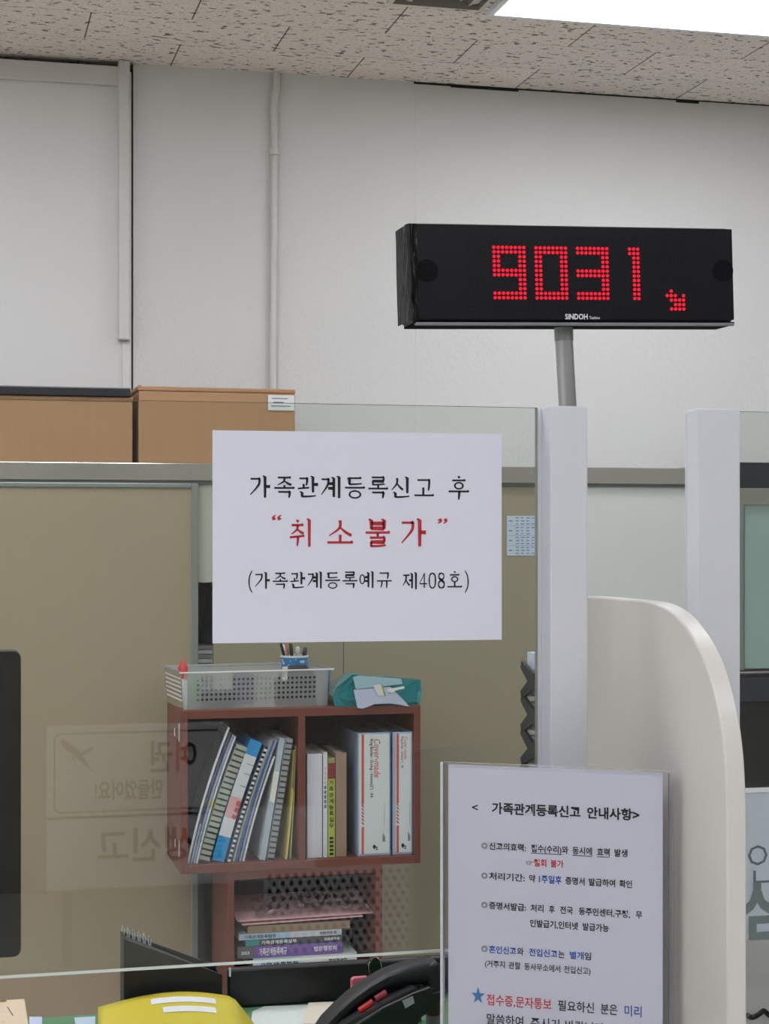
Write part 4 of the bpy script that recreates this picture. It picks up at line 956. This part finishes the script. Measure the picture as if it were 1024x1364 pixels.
# ------------------------------------------------------------------ counter, glass, posts
KZ = .965
t = thing('service_counter', (.6, 1.5, 0), 'white service counter in front of the glass panes', 'counter')
MB().box(-1.2, 2.6, 1.2, 1.722, KZ - .03, KZ, M_stone).build('counter_top', t, bevel=.004)
MB().box(-1.15, 2.55, 1.35, 1.715, 0, KZ - .0305, M_greyp).build('counter_body', t)
GY0, GY1 = 1.683, 1.691; GZ0, GZ1 = 1.078, 1.6304
def pane(x0, x1, label):
    mb = MB(); mb.obox((x0, GY0, GZ0), (x1 - x0, 0, 0), (0, GY1 - GY0, 0), (0, 0, GZ1 - GZ0), M_glass)
    e = mb._mi(M_gedge); g = mb._mi(M_gtop)
    mb.m[0] = e; mb.m[1] = g; mb.m[3] = e; mb.m[5] = e
    mb.box(x0, x1, GY0 - .0012, GY0 - .0001, GZ0 - .0006, GZ0 + .0022, M_gedge)
    return tag(mb.build('counter_screen'), label, 'glass screen', 'counter glass panes')
PX = {}
YPF = 1.655
p1x0, p1x1 = P(733, 700, YPF).x, P(783, 700, YPF).x; p2x0, p2x1 = P(930, 700, YPF).x, P(986, 700, YPF).x
pane(-.95, p1x0 - .0042, 'large clear glass pane on the counter left of the first white post')
pane(p2x1 + .0005, 2.2, 'clear glass pane on the counter right of the second white post')
def post(x0, x1, label, gasket=False):
    t = thing('partition_post', ((x0 + x1) / 2, 1.687, KZ), label, 'post', 'white partition posts')
    MB().box(x0, x1, YPF, YPF + .030, KZ + .0065, 1.6305, M_post).build('front_profile', t, bevel=.0018)
    MB().box(x0 + .0005, x1 - .0005, YPF + .0305, YPF + .0365, KZ + .0065, 1.6285, M_post).build('rear_profile', t, bevel=.0018)
    MB().box(x0 - .012, x1 + .004, YPF - .012, YPF + .05, KZ + .0004, KZ + .006, M_steel).build('foot_plate', t)
    if gasket: MB().box(x0 - .004, x0 - .0002, GY0 - .001, GY1 + .0002, GZ0, 1.629, M_post).build('gasket', t)
    return t
post(p1x0, p1x1, 'white upright post carrying the red number display', True)
post(p2x0, p2x1, 'white upright post without a display, right of the curved divider')

# A4 notice on the glass
t = thing('notice_sheet', (P(475, 857, GY0).x, GY0 - .0012, P(475, 857, GY0).z), 'large white landscape notice in black and red on the glass', 'notice')
yn = GY0 - .0012
a = P(283, 573, yn); b2 = P(668, 578, yn); c = P(668, 852, yn); d = P(283, 857, yn)
MB().prism([d, c, b2, a], YA * .0004, M_paper).build('paper', t)
mb = MB(); mr = MB()
def N(px, py): return P(px, py, yn - .0003)
def line(mb, s, px0, px1, ptop, pbot, m):
    """characters spread evenly between two pixel columns"""
    n_ = len(s); A_ = N(px0, pbot); B_ = N(px1, pbot); hgt = N(px0, ptop).z - A_.z; cw = (B_.x - A_.x) / n_
    for k, ch in enumerate(s): brush(mb, ch, V3((A_.x + cw * (k + .03), yn - .0003, A_.z)), XA, ZA, cw * .94, hgt, m)
line(mb, '가족관계등록신고', 331, 580, 632, 663.5, M_ink); line(mb, '후', 595, 627, 634, 665, M_ink)
for ch, q0, q1 in (('취', 384, 418), ('소', 433, 473), ('불', 484, 522), ('가', 532, 571)): line(mr, ch, q0, q1, 689, 729, M_red)
line(mr, '“', 362, 376, 686, 697, M_red); line(mr, '”', 582, 596, 687, 698, M_red)
line(mb, '(', 329, 338, 760, 787, M_ink); line(mb, '가족관계등록예규', 338, 523, 761, 785, M_ink); line(mb, '제', 535, 558, 761.5, 785.5, M_ink)
for k, ch in enumerate('408'): line(mb, ch, 558 + 12 * k, 569.5 + 12 * k, 761.5, 784.5, M_ink)
line(mb, '호', 594, 617, 761, 785.5, M_ink); line(mb, ')', 617, 626, 760, 787, M_ink)
mb.build('black_lettering', t, norm=False); mr.build('red_lettering', t, norm=False)

# number display on its pole ------------------------------------------
YD = 1.66; c = P(767, 365, YD)
ROLL = -.0275
t = thing('number_display', (c.x, YD, c.z), 'black queue number display showing 9031 in red above the post', 'display', rot=(0, ROLL, 0))
W2, H2, DD = .1744, .0503, .045
def dp(px, py):     # local x, z on the display face of a pixel
    p = PPL(px, py, V3((c.x, YD, c.z)), YA); v = world_of(t).inverted() @ p; return v.x, v.z
mb = MB(); mb.box(-W2, W2, .002, DD, -H2, H2, M_black); mb.build('housing', t, bevel=.006, local=True, seg=3)
MB().box(-W2 + .006, W2 - .001, -.001, .0018, -H2 + .004, H2 - .002, M_face).build('front_panel', t, bevel=.0008, local=True)
MB().box(-W2 + .003, W2 - .001, -.0015, DD - .002, -H2 - .0012, -H2 + .0018, mat('matte black', (12, 12, 14), .85, spec=.1)).build('lower_under', t, bevel=.0006, local=True)
MB().box(-W2 + .003, W2 - .001, -.0017, .0035, -H2 - .0022, -H2 + .0012, mat('grey underside', (124, 124, 132), .35)).build('lower_trim', t, bevel=.001, local=True)
for px in (568, 962):
    x, z = dp(px, 361); MB().lathe([(.0115, -.0016), (.0115, -.001)], (x, 0, z), M_grille, 28, axis='y').build('speaker_grille', t, local=True)
x00, z00 = dp(657, 329.6); x11, z11 = dp(904, 396.7)
x77, z77 = dp(698.6, 397)
px_ = (x77 - x00) / 7; pz_ = -(z77 - z00) / 11
def dots(cells, m, r, name, y=-.0022):
    mb = MB()
    for (cx_, cy_) in cells:
        o_ = V3((x00 + cx_ * px_, 0, z00 - cy_ * pz_))
        mb.lathe([(r, -.0011), (r, y + .0003), (r * .6, y)], o_, m, 8, axis='y')
    return mb.build(name, t, local=True)
full = lambda r: [(cx_, r) for cx_ in range(8)]
def digit(rows, off): return [(off + cx_, r) for r, cols in rows for cx_ in cols]
A8 = range(8); LR = (0, 1, 6, 7); Rr = (6, 7)
nine = [(r, A8 if r in (0, 1, 5, 6, 10, 11) else (LR if r < 5 else Rr)) for r in range(12)]
zero = [(r, A8 if r in (0, 1, 10, 11) else LR) for r in range(12)]
three = [(r, A8 if r in (0, 1, 5, 6, 10, 11) else Rr) for r in range(12)]
one = [(r, (0, 1, 2) if r < 2 else (1, 2)) for r in range(12)]
arrow = [(9.3, (1,)), (10.3, (0, 1, 2, 4)), (11.3, (1, 2, 3, 4)), (12.3, (2, 3, 4)), (13.3, (1, 2, 3, 4))]
lit = []
for nm, rows, off in (('lit_digit', nine, 0), ('lit_digit', zero, 9.85), ('lit_digit', three, 19.7), ('lit_digit', one, 32.2), ('lit_arrow', arrow, 41.1)):
    cl = digit(rows, off); lit += cl; dots(cl, M_led, .00175, nm)
off_cells = [(i, j) for i in range(-6, 47) for j in range(-2, 15) if not any(abs(i - a) < .9 and abs(j - b2) < .9 for a, b2 in lit)]
mb = MB()
for (i, j) in off_cells:
    x, z = x00 + i * px_, z00 - j * pz_; r = .0012
    mb.add([(x + r * math.cos(q), -.0012, z + r * math.sin(q)) for q in [math.pi / 3 * k for k in range(6)]], [tuple(range(6))], M_off)
mb.build('unlit_dots', t, local=True, norm=False)
mb = MB(); x, z = dp(752, 421.5); x2, _ = dp(782, 421.5); x3, _ = dp(784, 421.5); x4, _ = dp(798, 421.5)
write(mb, 'SíNDOH', (x, -.0012, z), XA, ZA, M_wi, width=x2 - x, em=.0078, bold=.02); write(mb, 'Techno', (x3, -.0012, z - .0012), XA, ZA, M_wi, width=x4 - x3, em=.0042, bold=.005)
mb.build('lettering', t, local=True, norm=False)
# black wrap on the left end
rnd = random.Random(2)
def wrapfn(u, v):
    s_ = u * .054; z = -H2 + .002 + (2 * H2 - .004) * v
    rip = .0012 * math.sin(u * 34 + .9 * math.sin(v * 4 + u * 3)) + .0005 * math.sin(v * 11 + u * 20) * (u > .5)
    if s_ < .046: return V3((-W2 - .0018 - abs(rip), .046 - s_, z))
    return V3((-W2 - .0014 + (s_ - .046), -.0020 - abs(rip) * .8, z))
MB().grid(wrapfn, 60, 24, M_gloss).build('plastic_wrap', t, local=True, smooth=True, norm=True)
bp = P(756, 541, YD + .027); tpz = P(750, 432, YD + .027)
bp.z = 1.6312
pole = MB().tube([bp, tpz + V3((0, 0, -.002))], .0092, M_steel, 20).build('pole', t, smooth=True)
MB().tube([tpz + (bp - tpz) * .0, tpz + (bp - tpz) * .2], .0098, M_cabf, 20).build('sleeve', pole, smooth=True)

# curved marble divider -------------------------------------------------
XP = .668
inner = [(770, 793.5), (800, 795.5), (830, 798), (855, 800.5), (872, 804), (886, 810), (898, 819), (911, 833), (923, 850), (934, 871), (944, 897), (952, 926), (958.5, 958), (963, 990), (966, 1025), (968, 1075)]
prof0 = [PXX(px, py, XP) for px, py in inner]
prof = []
for i in range(len(prof0) - 1):
    p0, p1, p2, p3 = prof0[max(i - 1, 0)], prof0[i], prof0[i + 1], prof0[min(i + 2, len(prof0) - 1)]
    for k in range(4):
        q = k / 4; prof.append(.5 * ((2 * p1) + (p2 - p0) * q + (2 * p0 - 5 * p1 + 4 * p2 - p3) * q * q + (3 * p1 - p0 - 3 * p2 + p3) * q ** 3))
prof.append(prof0[-1])
yb = prof[0].y; yn_ = prof[-1].y
pts = [V3((XP, 1.775, KZ + .0005)), V3((XP, 1.775, prof[0].z))] + [p for p in prof if p.y < 1.77] + [V3((XP, yn_ - .001, KZ + .0005))]
t = tag(MB().prism(pts, XA * .019, M_stone).build('counter_divider', bevel=.0018, seg=2, smooth=True), 'curved cream stone divider standing between the two white posts', 'divider')

# acrylic sign holder ---------------------------------------------------
L_ = V3((.4677, 1.629, 0)); R_ = V3((.654, 1.517, 0)); U = (R_ - L_).normalized(); Nn = V3((U.y, -U.x, 0)); 
if Nn.y > 0: Nn = -Nn
zt = EYE - 304 * 1.694 / F; zb = KZ + .008; WS = (R_ - L_).length
t = thing('sign_holder', ((L_.x + R_.x) / 2, (L_.y + R_.y) / 2, KZ), 'clear acrylic stand holding a printed white information sheet on the counter', 'sign holder')
def slab(o0, o1, u0, u1, z0, z1, m, me=None):
    mb = MB(); mb.obox(L_ + U * u0 + Nn * o1 + ZA * z0, U * (u1 - u0), -Nn * (o1 - o0), ZA * (z1 - z0), m)
    if me:
        e = mb._mi(me)
        for i in (0, 1, 3, 5): mb.m[i] = e
    return mb
slab(.0030, .0055, -.001, WS + .001, zb, zt, M_acryl, M_aedge).build('front_sheet', t)
slab(-.0055, -.0010, -.002, WS + .002, zb, zt + .0005, M_acryl, M_aedge).build('back_sheet', t)
slab(-.001, .0045, -.004, -.0012, zb, zt + .001, M_aedge).build('edge_strip', t); slab(-.001, .0045, WS + .0012, WS + .0042, zb, zt - .001, M_acryl, M_aedge).build('edge_strip', t)
slab(-.012, .05, -.002, WS + .002, KZ + .0005, KZ + .0075, M_acryl, M_aedge).build('foot', t)
sp = slab(-.0004, .0002, .003, WS - .005, zb + .002, zt - .0015, M_paper).build('printed_sheet', t)
PO = L_ + Nn * .0006
def S2(px, py): return PPL(px, py, PO, Nn)
def zp(x, y): return 580 + x / 3.2, 1000 + y / 3.2
lines = {}
def word(s, x0, x1, yl, m, hgt=38, key='body', bold=.022, xl=None):
    """word between zoomed columns x0..x1; yl = mid height of its line at column 220, em from hgt"""
    ref = S2(*zp(220, yl)); A_ = S2(*zp(x0, yl)); B_ = S2(*zp(x1, yl)); em = hgt / 3.2 * 1.34 / F / .88
    mb = lines.setdefault(key, MB())
    write(mb, s, V3((A_.x, A_.y, ref.z)), U, ZA, m, width=(B_ - A_).length, em=em, bold=bold)
def under(x0, x1, yl, key):
    ref = S2(*zp(220, yl)); A_ = S2(*zp(x0, yl)); B_ = S2(*zp(x1, yl))
    lines[key].obox(V3((A_.x, A_.y, ref.z)), (B_ - A_).xy.to_3d(), Nn * .0001, ZA * .0006, M_ink)
k = 'title'
word('<', 155, 180, 243, M_ink, 50, k); word('가족관계등록신고', 240, 617, 243, M_ink, 58, k, .03); word('안내사항>', 645, 868, 243, M_ink, 58, k, .03)
k = 'line'
word('◎', 195, 221, 405, M_grey_ink, 36, k, 0); word('신고의효력:', 228, 385, 405, M_ink, 38, k); word('접수(수리)와', 407, 565, 405, M_ink, 38, k); word('동시에', 583, 667, 405, M_ink, 38, k); word('효력', 688, 742, 405, M_ink, 38, k); word('발생', 762, 818, 405, M_ink, 38, k)
for q0, q1 in ((407, 538), (583, 667), (688, 742)): under(q0, q1, 427, k)
k = 'line2'; word('☞', 386, 415, 465, M_grey_ink, 34, k, 0); word('철회', 418, 472, 465, M_red2, 38, k); word('불가', 490, 545, 465, M_red2, 38, k)
k = 'line3'
word('◎', 195, 221, 533, M_grey_ink, 36, k, 0); word('처리기간:', 228, 380, 533, M_ink, 38, k); word('약', 398, 425, 533, M_ink, 38, k); word('1주일후', 440, 537, 533, M_blue, 40, k); word('증명서', 553, 635, 533, M_ink, 38, k); word('발급하여', 653, 765, 533, M_ink, 38, k); word('확인', 783, 837, 533, M_ink, 38, k)
k = 'line4'
word('◎', 195, 221, 658, M_grey_ink, 36, k, 0); word('증명서발급:', 228, 385, 658, M_ink, 38, k); word('처리', 405, 460, 658, M_ink, 38, k); word('후', 483, 508, 658, M_ink, 38, k); word('전국', 530, 585, 658, M_ink, 38, k); word('동주민센터,구청,', 610, 828, 658, M_ink, 38, k); word('무', 853, 880, 658, M_ink, 38, k)
k = 'line5'; word('인발급기,인터넷', 402, 607, 722, M_ink, 38, k); word('발급가능', 627, 738, 722, M_ink, 38, k)
k = 'line6'
word('◎', 195, 221, 845, M_grey_ink, 36, k, 0); word('혼인신고', 228, 343, 845, M_blue, 38, k); word('와', 347, 375, 845, M_ink, 38, k); word('전입신고', 398, 519, 845, M_blue, 38, k); word('는', 523, 550, 845, M_ink, 38, k); word('별개', 572, 631, 845, M_blue, 38, k); word('임', 635, 662, 845, M_ink, 38, k)
k = 'line7'; word('(거주지', 210, 295, 907, M_ink, 36, k, .014); word('관할', 311, 362, 907, M_ink, 36, k, .014); word('동사무소에서', 378, 531, 907, M_ink, 36, k, .014); word('전입신고)', 547, 660, 907, M_ink, 36, k, .014)
k = 'line8'; word('접수증,문자통보', 218, 493, 1060, M_red2, 56, k, .012); word('필요하신', 522, 675, 1060, M_ink, 54, k, .012); word('분은', 703, 775, 1060, M_ink, 54, k, .012); word('미리', 805, 878, 1060, M_blue, 56, k, .012)
k = 'line9'; word('말씀하여', 218, 373, 1142, M_ink, 54, k, .012); word('주시기', 405, 527, 1142, M_ink, 54, k, .012); word('바랍니다', 553, 718, 1142, M_ink, 54, k, .012)
for k, mb in lines.items(): mb.build('title_lettering' if k == 'title' else 'text_line', sp, norm=False)
cst = S2(*zp(181, 1045)); mb = MB()
mb.add([cst + U * (.0072 * (1 if i % 2 == 0 else .4) * math.sin(q)) + ZA * (.0088 * (1 if i % 2 == 0 else .4) * math.cos(q)) for i, q in [(i, math.pi / 5 * i) for i in range(10)]], [tuple(range(10))], M_star)
mb.build('blue_star', sp, norm=False)

# acrylic notice on the right-hand glass ---------------------------------
ya = GY0 - .006
x0 = P(940, 1150, ya).x; x1 = P(1150, 1150, ya).x; z0 = P(1000, 1243, ya).z; z1 = P(1000, 1056, ya).z
x0 = max(x0, p2x1 + .002)
t = thing('acrylic_notice', ((x0 + x1) / 2, ya, z0), 'pale blue translucent notice on the lower right-hand glass', 'notice')
M_film = clear('pale blue film', (.85, .9, .94), 1.3, .1, .82, lin((236, 246, 252)))
MB().box(x0, x1, ya, ya + .004, z0, z1, M_film).build('film', t)
MB().box(x0, x1, ya - .001, ya + .0045, z1 + .0002, z1 + .0045, M_white).build('top_edge', t)
M_l1 = mat('faint slate lettering', (96, 112, 122), .6)
mb = MB()
write(mb, '안', P(996, 1150, ya - .0006), XA, ZA, M_l1, width=.04, em=.05, bold=-.01)
write(mb, '심', P(985, 1214, ya - .0006), XA, ZA, mat('faint grey lettering', (112, 126, 124), .6), width=.052, em=.066, bold=.03)
mb.build('lettering', t, norm=False)

# ------------------------------------------------------------------ the hall behind the viewer (seen mirrored in the glass)
GM = 2 * 1.687
YV = 4.6; YB = GM - YV
def mir(px, py, dy=0): p = P(px, py, YV); return V3((p.x, YB + dy, p.z))
M_board = mat('white board', (236, 236, 238), .5); M_bink = mat('notice ink', (40, 40, 46), .6)
def board(px0, px1, y0, y1, label):
    a = mir(px0, y0); b2 = mir(px1, y1); t = thing('hall_notice', ((a.x + b2.x) / 2, YB, b2.z), label, 'notice', 'white notices in the hall')
    MB().box(a.x, b2.x, YB - .012, YB, b2.z, a.z, M_board).build('board', t, bevel=.002); return t, a, b2
t, a, b2 = board(62, 305, 968, 1084, 'white passport notice with a rounded border, standing in the hall')
mb = MB(); e = .018
o = rrect(a.x + e, b2.x - e, b2.z + e, a.z - e, YB + .0008, .02); i_ = rrect(a.x + e + .004, b2.x - e - .004, b2.z + e + .004, a.z - e - .004, YB + .0008, .017)
mb.add(o + i_, [(k, (k + 1) % 20, 20 + (k + 1) % 20, 20 + k) for k in range(20)], M_bink)
def mtext(s, pxl, pxr, yc, hpx, m, bold=.02):
    A_ = mir(pxr, yc, .0008); B_ = mir(pxl, yc, .0008); write(mb, s, A_, -XA, ZA, m, width=A_.x - B_.x, em=hpx * YV / .99 / F / .88, bold=bold)
mtext('여권', 200, 262, 1006, 40, M_bink); mtext('만들었어요!', 126, 216, 1050, 25, M_bink)
mb.build('lettering', t, norm=False)
mb = MB()
def pm(x, y): return mir(x, y, .0009)
mb.add([pm(*p) for p in ((80, 987), (84, 984), (106, 1000), (124, 1028), (121, 1026), (98, 1006), (84, 996))], [tuple(range(7))], M_grey_ink); mb.add([pm(*p) for p in ((100, 1006), (108, 1002), (124, 994), (124, 998), (112, 1006))], [tuple(range(5))], M_grey_ink); mb.add([pm(*p) for p in ((96, 1006), (100, 1010), (100, 1014), (97, 1013))], [tuple(range(4))], M_grey_ink)
mb.build('airplane_mark', t, norm=False)
t, a2, b3 = board(62, 420, 1088, 1170, 'white birth registration notice below the passport notice in the hall')
mb = MB(); mtext('출생신고', 130, 300, 1120, 42, M_bink); mb.build('lettering', t, norm=False)
t = thing('notice_stand', (mir(200, 1000).x, YB - .04, 0), 'grey floor stand carrying the white hall notices', 'stand')
for px in (90, 280):
    x = mir(px, 1000).x; MB().box(x - .012, x + .012, YB - .036, YB - .0125, .02, a.z, M_steel).build('upright', t)
MB().box(mir(60, 1000).x, mir(310, 1000).x, YB - .2, YB + .12, 0, .02, M_steel).build('foot', t)
a = mir(352, 1160); b2 = mir(580, 1330)
t = thing('perforated_screen', ((a.x + b2.x) / 2, YB, 0), 'white perforated metal screen standing in the hall', 'screen')
MB().box(a.x, b2.x, YB - .01, YB, .0, a.z, M_board).build('panel', t)
mb = MB(); nx = 20; pit = (b2.x - a.x) / nx
for j in range(int((a.z - b2.z) / (pit * .85))):
    for i in range(nx - 1):
        x = a.x + pit * (i + .6 + .5 * (j % 2)); z = a.z - pit * .85 * (j + .8)
        mb.add([(x + pit * .26 * math.cos(q), YB + .0008, z + pit * .33 * math.sin(q)) for q in [math.pi / 4 * k for k in range(8)]], [tuple(range(8))], M_dark)
mb.build('holes', t, norm=False)
# boards on the far hall wall that the polished cabinet rail mirrors
tag(MB().box(5.2, 6.6, RY0 + .001, RY0 + .03, 1.2, 2.02, mat('green felt', (70, 128, 62), .9)).build('bulletin_board'), 'green bulletin board on the far hall wall', 'bulletin board')
tag(MB().box(4.55, 4.75, RY0 + .001, RY0 + .02, 1.75, 2.02, mat('pink card', (224, 130, 136), .8)).build('pink_poster'), 'pink poster left of the green bulletin board in the hall', 'poster')
